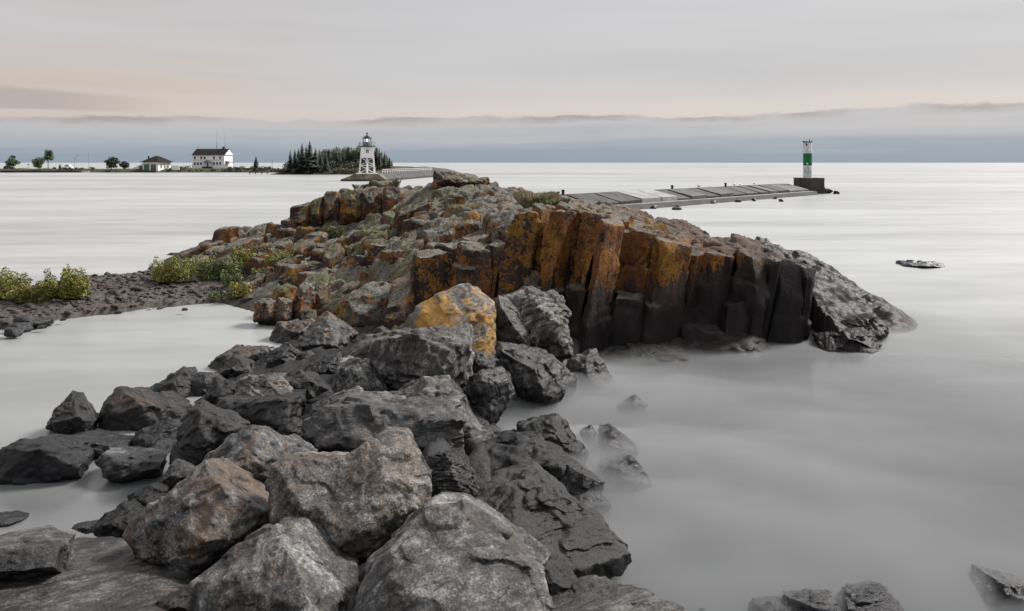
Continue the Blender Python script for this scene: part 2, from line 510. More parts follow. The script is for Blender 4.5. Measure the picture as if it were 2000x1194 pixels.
MAT = {
    'boulder': boulder_material(),
    'headland': headland_material(),
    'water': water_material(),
    'concrete': simple('weathered_concrete', (0.062, 0.060, 0.059), 0.75, 0.6, 0.5, 0.03, stain=(0.010, 0.010, 0.010)),
    'concrete_b': simple('lighter_concrete', (0.095, 0.093, 0.091), 0.7, 0.6, 0.7, 0.03, stain=(0.012, 0.012, 0.012)),
    'concrete_c': simple('darker_concrete', (0.040, 0.039, 0.039), 0.7, 0.6, 0.7, 0.03, stain=(0.012, 0.012, 0.012)),
    'concrete_pale': simple('pale_concrete', (0.26, 0.255, 0.25), 0.45, 0.4, 0.6, 0.02, stain=(0.13, 0.13, 0.13)),
    'concrete_dark': simple('dark_wet_concrete', (0.055, 0.050, 0.045), 0.6, 0.5, 0.6, 0.03, stain=(0.012, 0.012, 0.012)),
    'concrete_stained': simple('stained_concrete', (0.17, 0.14, 0.11), 0.8, 0.6, 0.5, 0.03, stain=(0.03, 0.026, 0.022)),
    'white_paint': simple('white_paint', (0.66, 0.66, 0.67), 0.5, 0.12, 1.5),
    'white_siding': simple('white_siding', (0.70, 0.69, 0.70), 0.6, 0.08, 1.0),
    'peeling_paint': simple('peeling_white_paint', (0.62, 0.62, 0.63), 0.6, 0.2, 2.0, stain=(0.16, 0.16, 0.16)),
    'green_paint': simple('green_paint', (0.006, 0.115, 0.045), 0.5, 0.15, 1.5),
    'black_metal': simple('black_metal', (0.008, 0.008, 0.009), 0.6, 0.3, 2.0),
    'grey_metal': simple('grey_metal', (0.20, 0.20, 0.21), 0.5, 0.3, 2.0),
    'roof': simple('dark_roof_shingles', (0.013, 0.009, 0.009), 0.95, 0.3, 1.2),
    'door_green': simple('grey_green_door', (0.085, 0.115, 0.105), 0.6, 0.15, 1.0),
    'window_dark': simple('dark_window_glass', (0.03, 0.032, 0.036), 0.15, 0.1, 1.0),
    'wood': simple('dark_timber', (0.05, 0.042, 0.036), 0.85, 0.4, 2.0),
    'bark': simple('bark', (0.045, 0.036, 0.03), 0.9, 0.4, 4.0),
    'bird_white': simple('gull_white', (0.7, 0.7, 0.7), 0.7, 0.1, 5.0),
    'bird_grey': simple('gull_grey', (0.25, 0.26, 0.28), 0.7, 0.1, 5.0),
    'car_dark': simple('dark_car_paint', (0.02, 0.022, 0.025), 0.3, 0.1, 2.0),
    'car_white': simple('white_car_paint', (0.6, 0.6, 0.6), 0.35, 0.1, 2.0),
    'ink': simple('dark_lettering', (0.08, 0.08, 0.09), 0.7, 0.1, 2.0),
    'shore': simple('shore_earth', (0.075, 0.064, 0.060), 0.9, 0.5, 0.35, 0.05, stain=(0.02, 0.018, 0.018)),
    'shore_green': simple('shore_turf', (0.055, 0.062, 0.030), 0.95, 0.5, 0.25, 0.05, stain=(0.03, 0.026, 0.02)),
    'gravel': simple('shore_gravel', (0.092, 0.076, 0.070), 0.8, 0.7, 5.0, 0.05, stain=(0.022, 0.019, 0.018)),
    'rubble': simple('dark_rubble', (0.022, 0.021, 0.021), 0.8, 0.6, 4.0, 0.08, stain=(0.006, 0.006, 0.006)),
    'islet': simple('islet_rock', (0.075, 0.072, 0.070), 0.8, 0.5, 0.3, 0.05, stain=(0.02, 0.02, 0.02)),
    'fir': foliage_material('fir_needles', (0.006, 0.012, 0.009), (0.014, 0.026, 0.016), (0.032, 0.048, 0.026), 0.5),
    'wood_mass': foliage_material('mixed_wood_leaves', (0.010, 0.017, 0.010), (0.034, 0.046, 0.022), (0.105, 0.088, 0.045), 0.10),
    'leaf_green': foliage_material('tree_leaves', (0.020, 0.040, 0.014), (0.050, 0.085, 0.028), (0.105, 0.125, 0.045), 0.6),
    'leaf_dark': foliage_material('dark_leaves', (0.006, 0.010, 0.007), (0.014, 0.022, 0.012), (0.030, 0.040, 0.018), 0.6),
    'leaf_shrub': foliage_material('autumn_shrub_leaves', (0.055, 0.060, 0.010), (0.140, 0.140, 0.022), (0.27, 0.21, 0.030), 1.3),
    'leaf_shrub_green': foliage_material('green_shrub_leaves', (0.035, 0.055, 0.015), (0.080, 0.105, 0.028), (0.16, 0.165, 0.04), 1.3),
    'grass_dry': foliage_material('dry_grass', (0.10, 0.09, 0.045), (0.22, 0.19, 0.105), (0.36, 0.30, 0.19), 2.0),
    'brush': foliage_material('brown_brush', (0.035, 0.026, 0.016), (0.085, 0.062, 0.035), (0.10, 0.10, 0.045), 0.4),
}
# ------------------------------------------------------------------ lake
lake_v = [(-45000, -200, 0), (45000, -200, 0), (45000, 60000, 0), (-45000, 60000, 0)]
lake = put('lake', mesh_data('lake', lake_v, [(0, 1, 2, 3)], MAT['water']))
tag(lake, 'smooth milky lake water reaching to the horizon', kind='structure')

# ------------------------------------------------------------------ the rock headland
# control points: X, Y, Z of the worn top surface
_cp = []
def cp(px, py, Y):
    _cp.append(tuple(at(px, py, Y)))
def cz(x, y, z):
    _cp.append((x, y, z))
# skyline from the harbour tip over the summit to the lake
for a in [(372, 492, 38), (400, 468, 38), (432, 450, 38), (480, 455, 37), (545, 446, 36), (575, 440, 35), (600, 405, 35), (640, 378, 35),
          (690, 368, 36), (745, 368, 35), (800, 368, 35), (832, 366, 34), (848, 342, 33.5), (880, 338, 33), (910, 345, 33), (950, 352, 33),
          (985, 358, 32), (1040, 357, 31), (1090, 368, 30), (1130, 380, 29), (1210, 398, 28), (1300, 424, 27), (1380, 448, 26.5), (1440, 466, 26),
          (1530, 499, 26), (1585, 514, 26.5), (1640, 548, 27)]:
    cp(*a)
# plateau and flanks
for a in [(800, 420, 27), (860, 375, 30), (900, 400, 27.5), (960, 385, 28), (905, 455, 23.5), (950, 440, 23.5), (850, 500, 22), (780, 480, 24), (750, 520, 23),
          (640, 452, 32.6), (700, 442, 32.3), (590, 452, 33), (740, 430, 31), (640, 480, 29), (640, 510, 26), (560, 500, 28.5), (600, 470, 31), (500, 480, 32), (450, 500, 32), (560, 540, 25.5),
          (640, 560, 23.6), (700, 550, 23.5), (1015, 413, 21.5), (1060, 402, 22.5), (1130, 408, 21.3), (1150, 400, 25), (1215, 433, 20.8), (1280, 452, 20.5), (1300, 432, 23.5), (1345, 480, 20.3),
          (1400, 490, 20.3), (1400, 462, 23.5), (1480, 490, 20.8), (1530, 502, 21), (1570, 515, 21.5), (1000, 440, 22)]:
    cp(*a)
# waterline of the lee side and the drop behind the skyline
for a in [(-7.4, 22.6, -0.05), (-9.2, 24.6, 0.0), (-11.5, 27.5, 0.1), (-13.5, 31, 0.25), (-15.5, 35, 0.1), (-17.5, 38.5, -0.6), (-14.0, 41.5, -0.5), (-9, 41, 1.0),
          (-9, 44, -0.3), (-4, 43, 1.6), (-4, 47, -0.4), (0, 39, 2.2), (0, 43, -0.2), (4, 35, 1.9), (4.5, 39, -0.4), (8, 31, 1.0), (8.5, 34.5, -0.4),
          (11, 29, 0.35), (12.6, 29, -0.5), (12.6, 26.6, -0.15), (12.2, 24.5, -0.25), (12.1, 22.4, -0.3), (11.2, 20.2, -0.35), (9.6, 18.3, -0.35), (10.2, 20.8, 0.26), (11.0, 22.4, 0.28),
          (9.0, 20.2, 0.18), (9.6, 21.6, 0.45), (8.9, 21.4, 0.85), (10.6, 23.6, 0.42), (10.4, 25, 0.75), (11.4, 25.6, 0.35), (9.8, 24, 0.9), (-6, 21.8, 0.2), (-3, 21.2, 0.8)]:
    cz(*a)
_cp = np.array(_cp)


def tps_fit(pts, lam=0.02):
    n = len(pts)
    d = np.hypot(pts[:, None, 0] - pts[None, :, 0], pts[:, None, 1] - pts[None, :, 1])
    K_ = np.where(d > 0, d * d * np.log(d + 1e-9), 0) + lam * np.eye(n)
    P_ = np.column_stack([np.ones(n), pts[:, :2]])
    A = np.block([[K_, P_], [P_.T, np.zeros((3, 3))]])
    return np.linalg.solve(A, np.concatenate([pts[:, 2], np.zeros(3)]))


_w = tps_fit(_cp)


def height(x, y):
    x, y = np.asarray(x, float), np.asarray(y, float)
    s = _w[-3] + _w[-2] * x + _w[-1] * y
    for (cx, cy, _), w in zip(_cp, _w[:-3]):
        d2 = (x - cx) ** 2 + (y - cy) ** 2
        s = s + w * 0.5 * d2 * np.log(d2 + 1e-12)
    return s


CLX = [-2.7, -1.7, 0.2, 1.5, 2.4, 5.0, 6.8, 7.8, 8.2, 8.6]
CLY = [20.7, 20.0, 19.7, 19.0, 18.6, 18.8, 19.2, 19.7, 20.5, 21.6]
LIPX = [-2.6, -1.7, 0.05, 0.2, 1.2, 2.0, 2.8, 3.6, 4.4, 5.1, 6.2, 6.9, 7.6, 8.0, 8.4]
LIPZ = [1.9, 2.25, 2.38, 3.12, 3.32, 3.2, 3.0, 2.7, 2.34, 2.22, 2.13, 2.03, 1.80, 1.45, 1.0]
cliff_y = lambda x: np.interp(x, CLX, CLY)
lip_z = lambda x: np.interp(x, LIPX, LIPZ)

head_root = empty('rock_headland', (0.0, 25.0, 0.0), 'rocky headland with orange lichen cliff and grey worn top', 'headland')
HL = np.array(head_root.location)

gx = np.arange(-18.0, 13.4, 0.055)
gy = np.concatenate([np.arange(18.3, 30.0, 0.055), np.arange(30.0, 46.0, 0.075)])
X, Y = np.meshgrid(gx, gy)
x, y = X.ravel(), Y.ravel()
h = height(x, y)
p3 = np.stack([x, y, np.zeros_like(x)], 1)
wx = x + 0.35 * fbm(p3 * 0.7, 3)
wy = y + 0.35 * fbm(p3 * 0.7 + 31, 3)
ca, sa = math.cos(0.35), math.sin(0.35)
f1, f2, cv = cells2((wx * ca + wy * sa) / 1.9, (-wx * sa + wy * ca) / 1.25)
g1, g2, gv = cells2((wx * ca + wy * sa) / 0.75 + 40, (-wx * sa + wy * ca) / 0.55 + 11, 5)
lee = np.clip((-x - 1.0) / 2.5, 0, 1)                       # blocky on the harbour side
land = np.clip(h / 0.8, 0, 1)
right = np.clip((x - 7.6) / 1.2, 0, 1)
step = (cv - 0.5) * (0.40 + 0.5 * lee) + (gv - 0.5) * (0.13 + 0.36 * lee)
crack = 0.16 * np.clip(1 - (f2 - f1) / 0.10, 0, 1) + 0.08 * np.clip(1 - (g2 - g1) / 0.14, 0, 1)
summ = np.exp(-((x + 2.0) ** 2 + (y - 33) ** 2) / 30)
step = step * (1 - 0.5 * summ) - 0.30 * summ - 0.20 * np.clip((x + 1) / 2, 0, 1) * (1 - right)
hh = h + (step - crack) * land * (1 - 0.55 * right) - 0.22 * lee * land
hh += 0.16 * fbm(p3 * 0.9 + 5, 4) * land + 0.05 * ridged(p3 * 3.1, 4) * (0.3 + 0.7 * land)
# wave-worn ramps on the lake side
wv = ridged(np.stack([x * 0.9 + y * 0.35, y * 2.2 - x * 0.6, x * 0], 1), 3)
hh += right * (0.10 * wv + 0.16 * fbm(np.stack([x * 0.9, y * 0.9, x * 0 + 4], 1), 3) + 0.015 * ridged(np.stack([x * 2.3, y * 3.1, x * 0], 1), 4)) * np.clip(h / 0.3, 0, 1)
front = (x > -2.4) & (x < 8.0) & (y < cliff_y(x) + 0.95)
hh = np.where(front, -0.8, hh)
hh = np.maximum(hh, -0.9)
v = np.stack([x, y, hh], 1) - HL
faces = grid_faces(len(gx), len(gy))
keep = (hh[faces].max(1) > -0.6)
faces = faces[keep]
used = np.unique(faces)
remap = np.full(len(v), -1)
remap[used] = np.arange(len(used))
put('bedrock', mesh_data('bedrock', v[used], remap[faces], MAT['headland'], True), head_root)


def clip_poly(poly, n, d):
    out_ = []
    for i in range(len(poly)):
        a, b = poly[i], poly[(i + 1) % len(poly)]
        da, db = a[0] * n[0] + a[1] * n[1] - d, b[0] * n[0] + b[1] * n[1] - d
        if da <= 0:
            out_.append(a)
        if da * db < 0:
            s = da / (da - db)
            out_.append((a[0] + (b[0] - a[0]) * s, a[1] + (b[1] - a[1]) * s))
    return out_


def vor_cell(seeds, i, R=1.6):
    c = seeds[i]
    poly = [(c[0] - R, c[1] - R), (c[0] + R, c[1] - R), (c[0] + R, c[1] + R), (c[0] - R, c[1] + R)]
    d = np.hypot(seeds[:, 0] - c[0], seeds[:, 1] - c[1])
    for j in np.argsort(d)[1:22]:
        o = seeds[j]
        n = ((o[0] - c[0]), (o[1] - c[1]))
        mdot = ((o[0] ** 2 + o[1] ** 2) - (c[0] ** 2 + c[1] ** 2)) / 2
        poly = clip_poly(poly, n, mdot)
        if len(poly) < 3:
            return []
    return poly


def prism(poly, z0, ztop, slope=(0, 0), shear=(0, 0), gap=0.012, rnd=None, dz=0.075, rough=0.05, breaks=2, cutsn=2):
    """a jointed rock column: polygon swept upwards with worn edges, broken ledges and a sloping top"""
    P2 = np.array(poly)
    c = P2.mean(0)
    per = np.linalg.norm(np.roll(P2, -1, 0) - P2, axis=1).sum()
    n = int(np.clip(per / 0.075, 16, 56))
    seg = np.linalg.norm(np.roll(P2, -1, 0) - P2, axis=1)
    cum = np.concatenate([[0], np.cumsum(seg)])
    PP = np.vstack([P2, P2[:1]])
    s = []
    for k in range(len(P2)):
        m_ = max(2, int(round(seg[k] / 0.08)))
        s += list(cum[k] + seg[k] * np.arange(m_) / m_)
    s = np.array(s)
    n = len(s)
    ring = np.stack([np.interp(s, cum, PP[:, 0]), np.interp(s, cum, PP[:, 1])], 1)
    rad = np.linalg.norm(ring - c, axis=1).mean()
    ring = c + (ring - c) * (1 - gap / rad)
    dirs = (ring - c) / np.linalg.norm(ring - c, axis=1)[:, None]
    nl = max(4, int((ztop - z0) / dz))
    zs = list(np.linspace(z0, ztop - 0.06, nl))
    ins = [0.0] * nl
    for _ in range(breaks):
        zb = rnd.uniform(z0 + 0.2 * (ztop - z0), ztop - 0.1)
        a = rnd.uniform(0.0, 0.09)
        ins = [q + (a if z > zb else 0) for q, z in zip(ins, zs)]
    zs += [ztop - 0.025, ztop]
    ins += [ins[-1] + 0.012, ins[-1] + 0.05]
    V = []
    for z, q in zip(zs, ins):
        V.append(np.column_stack([ring - dirs * q, np.full(n, z)]))
    last = V[-1][:, :2]
    for k in (0.72, 0.42, 0.15):
        V.append(np.column_stack([c + (last - c) * k, np.full(n, ztop)]))
    V = np.vstack(V)
    frac = np.clip((V[:, 2] - z0) / (ztop - z0), 0, 1)
    V[:, 2] += frac ** 2 * ((V[:, 0] - c[0]) * slope[0] + (V[:, 1] - c[1]) * slope[1])
    V[:, 0] += shear[0] * (V[:, 2])
    V[:, 1] += shear[1] * (V[:, 2])
    d = rough * fbm(V * np.array([2.3, 2.3, 0.8]), 3) + rough * 0.45 * ridged(V * np.array([5.0, 5.0, 3.5]) + 7, 3)
    d += rough * 0.9 * np.tanh(7 * (fbm(V * np.array([1.7, 1.7, 0.75]) + 23, 2) - 0.05)) + rough * 0.5 * np.tanh(9 * fbm(V * np.array([3.4, 3.4, 1.8]) + 51, 2))
    nl2 = len(zs)
    D3 = np.vstack([np.column_stack([dirs, np.zeros(n)])] * (nl2 - 1) + [np.column_stack([dirs * 0.5, np.full(n, 0.7)])] + [np.tile([0, 0, 1.0], (n, 1))] * 3)
    V = V + D3 * d[:, None]
    for _ in range(cutsn):
        nn = np.array([rnd.uniform(-0.8, 0.8), -rnd.uniform(0.4, 1.0), rnd.uniform(-0.15, 0.5)])
        nn /= np.linalg.norm(nn)
        lo_, hi_ = np.percentile(V @ nn, (55, 100))
        dd = hi_ - rnd.uniform(0.05, 0.24)
        ex = np.clip(V @ nn - dd, 0, None)
        V = V - nn * (ex * 0.97)[:, None]
    m = nl2 + 3
    idx = np.arange(m * n).reshape(m, n)
    f = np.stack([idx[:-1], np.roll(idx[:-1], -1, 1), np.roll(idx[1:], -1, 1), idx[1:]], -1).reshape(-1, 4).tolist()
    f.append(idx[-1].tolist())
    return V, f


rnd = random.Random(11)
def ground_hit(px, py, y0=19.0, y1=40.0):
    ys = np.arange(y0, y1, 0.1)
    for Yq in ys:
        q = at(px, py, Yq)
        if q[2] <= float(height(q[0], q[1])):
            return q
    return at(px, py, 30.0)


# --- columns of the cliff that faces the cove
seeds, built = [], []
xx = -2.6
rows = [-0.72, 0.08, 0.68, 1.25, 1.9]
for r, off in enumerate(rows):
    xx = -3.1 + 0.3 * (r % 2)
    while xx < 9.0:
        jx, jy = rnd.uniform(-0.2, 0.2), rnd.uniform(-0.24, 0.24)
        X0 = xx + jx
        seeds.append((X0, float(cliff_y(X0)) + off + jy))
        built.append(1 <= r <= 3 and -2.5 < X0 < 7.85)
        xx += rnd.choice((0.3, 0.38, 0.5, 0.75, 1.0, 1.15)) if r else rnd.uniform(0.3, 1.3)
seeds = np.array(seeds)
SH = (0.17, 0.05)
for i, ok in enumerate(built):
    if not ok:
        continue
    poly = vor_cell(seeds, i)
    if len(poly) < 3:
        continue
    sx, sy = seeds[i]
    depth = sy - float(cliff_y(sx))
    zt = float(lip_z(sx + 0.25)) + rnd.uniform(-0.07, 0.05) + 0.04 * depth
    frontrow = depth < 0.4
    if depth < 0.05 and rnd.random() < 0.25:
        zt *= rnd.uniform(0.2, 0.6)
    poly = [(a - SH[0] * 1.0, b) for a, b in poly]
    V, f = prism(poly, -0.5, zt, (rnd.uniform(-0.25, 0.05), rnd.uniform(-0.02, 0.2)), SH, -0.028, rnd, rough=0.032, breaks=2 if frontrow else 1, cutsn=3 if frontrow else 1)
    o = put('rock_column', mesh_data('rock_column', V - HL, f, MAT['headland'], True, 32), head_root)

# --- stepped blocks of the lee side
seeds, built = [], []
yy = 20.6
r = 0
while yy < 38.5:
    xx = -17 + 0.4 * (r % 2)
    sp = 0.46 if yy < 28 else 0.72
    while xx < 0.6:
        seeds.append((xx + rnd.uniform(-0.28, 0.28), yy + rnd.uniform(-0.22, 0.22)))
        xx += rnd.choice((0.55, 0.8, 1.2, 1.7)) * (sp + 0.3)
    yy += sp
    r += 1
seeds = np.array(seeds)
sh_h = height(seeds[:, 0], seeds[:, 1])
cand = []
for i in range(len(seeds)):
    sx, sy = seeds[i]
    hz = sh_h[i]
    if hz < 0.12 or sx > -1.3 or (sx > -2.7 and sy < float(cliff_y(sx)) + 1.0):
        continue
    if sy > 36.8:
        continue
    if rnd.random() < 0.16:
        continue
    cand.append(i)
for i in cand[:300]:
    sx, sy = seeds[i]
    poly = vor_cell(seeds, i)
    if len(poly) < 3:
        continue
    hz = sh_h[i]
    zt = hz + rnd.choice((-0.30, -0.1, 0.05, 0.22, 0.42)) * min(1, hz / 0.7) * (1 - 0.85 * math.exp(-((sx + 2.5) ** 2 + (sy - 33.5) ** 2) / 28)) - 0.30 * math.exp(-((sx + 2.5) ** 2 + (sy - 33.5) ** 2) / 28) + rnd.uniform(-0.05, 0.05)
    z0 = max(-0.5, hz - 1.3)
    V, f = prism(poly, z0, max(zt, z0 + 0.35), (rnd.uniform(-0.15, 0.45), rnd.uniform(-0.05, 0.35)), (rnd.uniform(0.02, 0.16), 0.10), 0.004, rnd, dz=0.1, rough=0.035, breaks=2, cutsn=2)
    put('rock_block', mesh_data('rock_block', V - HL, f, MAT['headland'], True, 32), head_root)
# ------------------------------------------------------------------ boulders
_ico = {}


def ico(level):
    if level not in _ico:
        bm = bmesh.new()
        bmesh.ops.create_icosphere(bm, subdivisions=level, radius=1.0)
        vv = np.array([q.co[:] for q in bm.verts])
        ff = np.array([[q.index for q in fc.verts] for fc in bm.faces])
        bm.free()
        _ico[level] = (vv, ff)
    return _ico[level]


def hull_planes(pts, c, sc, sep=34.0):
    """few, large facets: hull faces merged by direction, each pushed out to touch the hull"""
    bm = bmesh.new()
    for p in pts:
        bm.verts.new(tuple((p - c) / sc))
    bmesh.ops.convex_hull(bm, input=bm.verts)
    bm.normal_update()
    q = (pts - c) / sc
    cand = sorted(((fc.calc_area(), fc.normal[:]) for fc in bm.faces), reverse=True)
    bm.free()
    cs = math.cos(math.radians(sep))
    pl = []
    for area, n in cand:
        n = np.array(n)
        if all(np.dot(n, m_) < cs for m_, _ in pl):
            pl.append((n, (q @ n).max() * 0.985))
    return [(n, d_) for n, d_ in pl if d_ > 0.04]


def rock_mesh(hulls, level, seed, p=140, chips=9, sep=34.0, bump=1.0, strata=0.5, chip_lo=0.86):
    rs = np.random.RandomState(seed)
    allp = np.vstack(hulls)
    c = np.mean([hp.mean(0) for hp in hulls], 0)
    sc = np.maximum((allp.max(0) - allp.min(0)) / 2, 0.05)
    size = float(np.mean(np.sort(sc)[-2:])) * 2
    d, f = ico(level)
    r = None
    for hp in hulls:
        pl = hull_planes(hp, c, sc, sep)
        q = (hp - c) / sc
        for _ in range(chips):
            n = rs.normal(size=3)
            n[2] = n[2] * 0.7 + 0.25
            n[1] = -abs(n[1]) * 0.9
            n /= np.linalg.norm(n)
            s = (q @ n).max()
            if s > 0.1:
                pl.append((n, s * rs.uniform(chip_lo, 0.96)))
        N_ = np.array([a / b for a, b in pl])
        s = np.clip(d @ N_.T, 0, None)
        inv = (s ** p).sum(1) ** (1.0 / p)
        rr = 1.0 / np.maximum(inv, 0.2)
        r = rr if r is None else (r ** 9 + rr ** 9) ** (1 / 9.0)
    V = d * r[:, None] * sc
    u = V / size + seed * 3.7
    nrm = V / np.linalg.norm(V, axis=1)[:, None]
    sd_ = rs.normal(size=3)
    sd_ /= np.linalg.norm(sd_)
    t1 = np.cross(sd_, [0.3, 0.5, 0.8])
    t1 /= np.linalg.norm(t1)
    t2 = np.cross(sd_, t1)
    q = np.stack([u @ t1 * 1.6, u @ t2 * 1.6, u @ sd_ * 13], 1)
    disp = 0.013 * fbm(u * 2.6, 3) + 0.008 * ridged(u * 9.0, 4) + 0.016 * strata * ridged(q, 4)
    # spalled steps
    st = fbm(u * 3.3 + 40, 2)
    disp += 0.016 * np.tanh((st - 0.1) * 14) + 0.010 * np.tanh((fbm(u * 5.1 + 80, 2) - 0.15) * 20)
    V = V + nrm * (disp * size * bump)[:, None]
    return V, f, c, size


BOULDERS = 'boulders of the riprap breakwater'


def outline_hull(pts, Yc, ridge=(), tilt=0.55, thick=0.55, base=0.3):
    O = np.array([at(px, py, Yc) for px, py in pts])
    zmid = (O[:, 2].max() + O[:, 2].min()) / 2
    out_ = []
    for (px, py), o in zip(pts, O):
        out_.append(at(px, py, Yc + tilt * (o[2] - zmid)))
    O = np.array(out_)
    w = max(np.ptp(O[:, 0]), np.ptp(O[:, 2]))
    c = O.mean(0)
    res = [O]
    if not ridge:
        cx, cy = np.mean([q[0] for q in pts]), np.mean([q[1] for q in pts])
        ridge = [(cx - 0.12 * np.ptp([q[0] for q in pts]), cy, 0.30 * w), (cx + 0.18 * np.ptp([q[0] for q in pts]), cy + 0.12 * np.ptp([q[1] for q in pts]), 0.26 * w)]
    R = []
    for px, py, dy in ridge:
        z = at(px, py, Yc)[2]
        R.append(at(px, py, Yc + tilt * (z - zmid) - dy))
    res.append(np.array(R))
    back = c + (O - c) * 0.74
    back[:, 1] += thick * w
    back[:, 2] -= 0.06 * w
    res.append(back)
    low = O[O[:, 2] < c[2]].copy()
    if len(low):
        low = c + (low - c) * 0.8
        low[:, 1] += 0.3 * w
        low[:, 2] -= base * w
        res.append(low)
    return np.vstack(res)


_bseed = [0]


def B(label, Yc, pts, ridge=(), col=(0.6, 0, 0, 0.5), lv=5, name='boulder', more=None, cat='boulder', parent=None, mat='boulder', **kw):
    _bseed[0] += 1
    hk = {k: kw.pop(k) for k in ('tilt', 'thick', 'base') if k in kw}
    hulls = [outline_hull(pts, Yc, ridge, **hk)]
    for m_ in (more or []):
        hulls.append(outline_hull(m_[0], m_[1], m_[2], **hk))
    V, f, c, size = rock_mesh(hulls, lv, _bseed[0], **kw)
    me = mesh_data(name, V, f, MAT[mat], True, 38)
    if parent:
        o = put(name, me, parent, c - np.array(parent.location))
    else:
        o = put(name, me, None, c)
        tag(o, label, cat, BOULDERS)
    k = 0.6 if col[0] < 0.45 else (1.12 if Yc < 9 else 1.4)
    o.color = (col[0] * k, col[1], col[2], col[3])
    return o


# --- big blocks at the foot of the cliff, part of the headland
HP = dict(parent=head_root, mat='headland', name='rock_block')
B('', 20.6, [(633, 640), (632, 612), (655, 590), (700, 568), (735, 556), (775, 560), (782, 590), (780, 640), (700, 655)], [(668, 594, 0.5), (735, 598, 0.45), (700, 640, 0.6)], thick=0.8, **HP)
B('', 20.9, [(725, 640), (728, 602), (745, 590), (800, 582), (825, 600), (825, 650), (770, 660)], [(745, 602, 0.4), (810, 606, 0.4), (790, 645, 0.5)], **HP)
B('', 21.2, [(781, 595), (783, 545), (800, 522), (840, 508), (868, 512), (872, 560), (870, 620), (800, 610)], [(805, 540, 0.4), (850, 535, 0.45), (830, 600, 0.5)], **HP)
B('', 22.0, [(610, 618), (628, 590), (668, 560), (690, 548), (705, 552), (665, 590), (640, 625)], [(650, 590, 0.15)], **HP)
B('', 21.3, [(495, 612), (500, 590), (515, 583), (540, 586), (545, 625), (520, 632), (497, 625)], [(520, 592, 0.3), (525, 620, 0.3)], **HP)
B('', 21.3, [(532, 628), (538, 590), (552, 582), (572, 586), (570, 625), (550, 634)], [(555, 592, 0.3), (552, 622, 0.35)], **HP)
B('', 21.7, [(565, 620), (578, 565), (590, 550), (610, 552), (615, 590), (598, 630), (575, 632)], [(592, 570, 0.3), (585, 620, 0.3)], **HP)
B('', 22.0, [(598, 612), (610, 562), (625, 548), (640, 556), (640, 600), (615, 628)], [(622, 570, 0.25)], **HP)
B('', 22.6, [(520, 592), (535, 566), (560, 552), (578, 560), (572, 590), (540, 600)], [(550, 570, 0.3)], **HP)
# the knob over the harbour and the summit block
for oo, Yk in (([(572, 455), (575, 425), (588, 408), (602, 402), (606, 455)], 33.4), ([(600, 452), (603, 400), (615, 388), (630, 382), (634, 450)], 33.6), ([(628, 450), (632, 380), (645, 374), (662, 376), (665, 448)], 33.6),
               ([(660, 448), (664, 376), (690, 370), (706, 374), (708, 442)], 33.4), ([(703, 442), (706, 372), (730, 367), (745, 370), (748, 438)], 33.4), ([(742, 438), (746, 368), (770, 366), (790, 372), (792, 428)], 33.2),
               ([(843, 372), (847, 342), (870, 336), (905, 340), (914, 352), (900, 372)], 32.0), ([(895, 365), (910, 346), (935, 346), (956, 354), (950, 368)], 32.4)):
    B('', Yk, oo, (), tilt=0.25, thick=0.6, **HP)
# shelves of wet rock along the waterline under the cliff and on its lake end
B('', 17.9, [(1150, 700), (1180, 675), (1260, 668), (1330, 676), (1345, 700), (1300, 730), (1180, 730)], [(1240, 690, 0.3)], tilt=1.6, **HP)
B('', 17.2, [(1190, 735), (1230, 708), (1330, 706), (1440, 715), (1460, 735), (1380, 752), (1230, 752)], [(1320, 722, 0.2)], tilt=1.9, **HP)
B('', 18.4, [(1310, 690), (1340, 660), (1420, 655), (1500, 662), (1520, 690), (1420, 705)], [(1420, 675, 0.3)], tilt=1.6, **HP)
B('', 18.6, [(1610, 690), (1614, 668), (1640, 648), (1690, 640), (1716, 655), (1718, 690), (1680, 704), (1630, 700)], [(1660, 664, 0.35), (1690, 660, 0.3)], tilt=1.4, lv=6, bump=1.2, strata=0.8, **HP)
B('', 19.6, [(1640, 660), (1650, 632), (1690, 612), (1722, 622), (1735, 650), (1715, 672)], [(1690, 636, 0.3)], tilt=1.4, bump=1.2, strata=0.8, **HP)
B('', 26.5, [(1600, 545), (1612, 522), (1640, 536), (1668, 552), (1671, 568), (1640, 572)], [(1640, 550, 0.3)], **HP)
B('', 21.6, [(1670, 640), (1690, 596), (1715, 592), (1729, 606), (1729, 635), (1710, 650)], [(1708, 612, 0.25)], tilt=1.2, **HP)

# --- near boulders
B('broad lichen-spotted grey boulder at bottom centre, lowest of the pile', 5.75,
  [(640, 1300), (676, 1205), (706, 1132), (728, 1092), (808, 1024), (852, 997), (895, 996), (920, 1008), (988, 1060), (1050, 1114), (1074, 1165), (1090, 1300)],
  [(905, 1030, 0.12), (960, 1090, 0.28), (760, 1130, 0.30), (1030, 1165, 0.25), (900, 1195, 0.5)], (1.15, 0, 0.10, 0.35), 7, tilt=0.75, bump=0.75, sep=24, chip_lo=0.93)
B('rounded pale grey boulder with ridged crest, bottom edge, beside the flat cracked slab', 6.0,
  [(350, 1290), (364, 1145), (445, 1088), (520, 1034), (560, 1032), (600, 1066), (640, 1110), (668, 1141), (690, 1290)],
  [(535, 1046, 0.1), (560, 1100, 0.32), (430, 1140, 0.25), (585, 1180, 0.42)], (1.4, 0, 0.15, 0.3), 7, tilt=0.7, bump=0.75, sep=24, chip_lo=0.93)
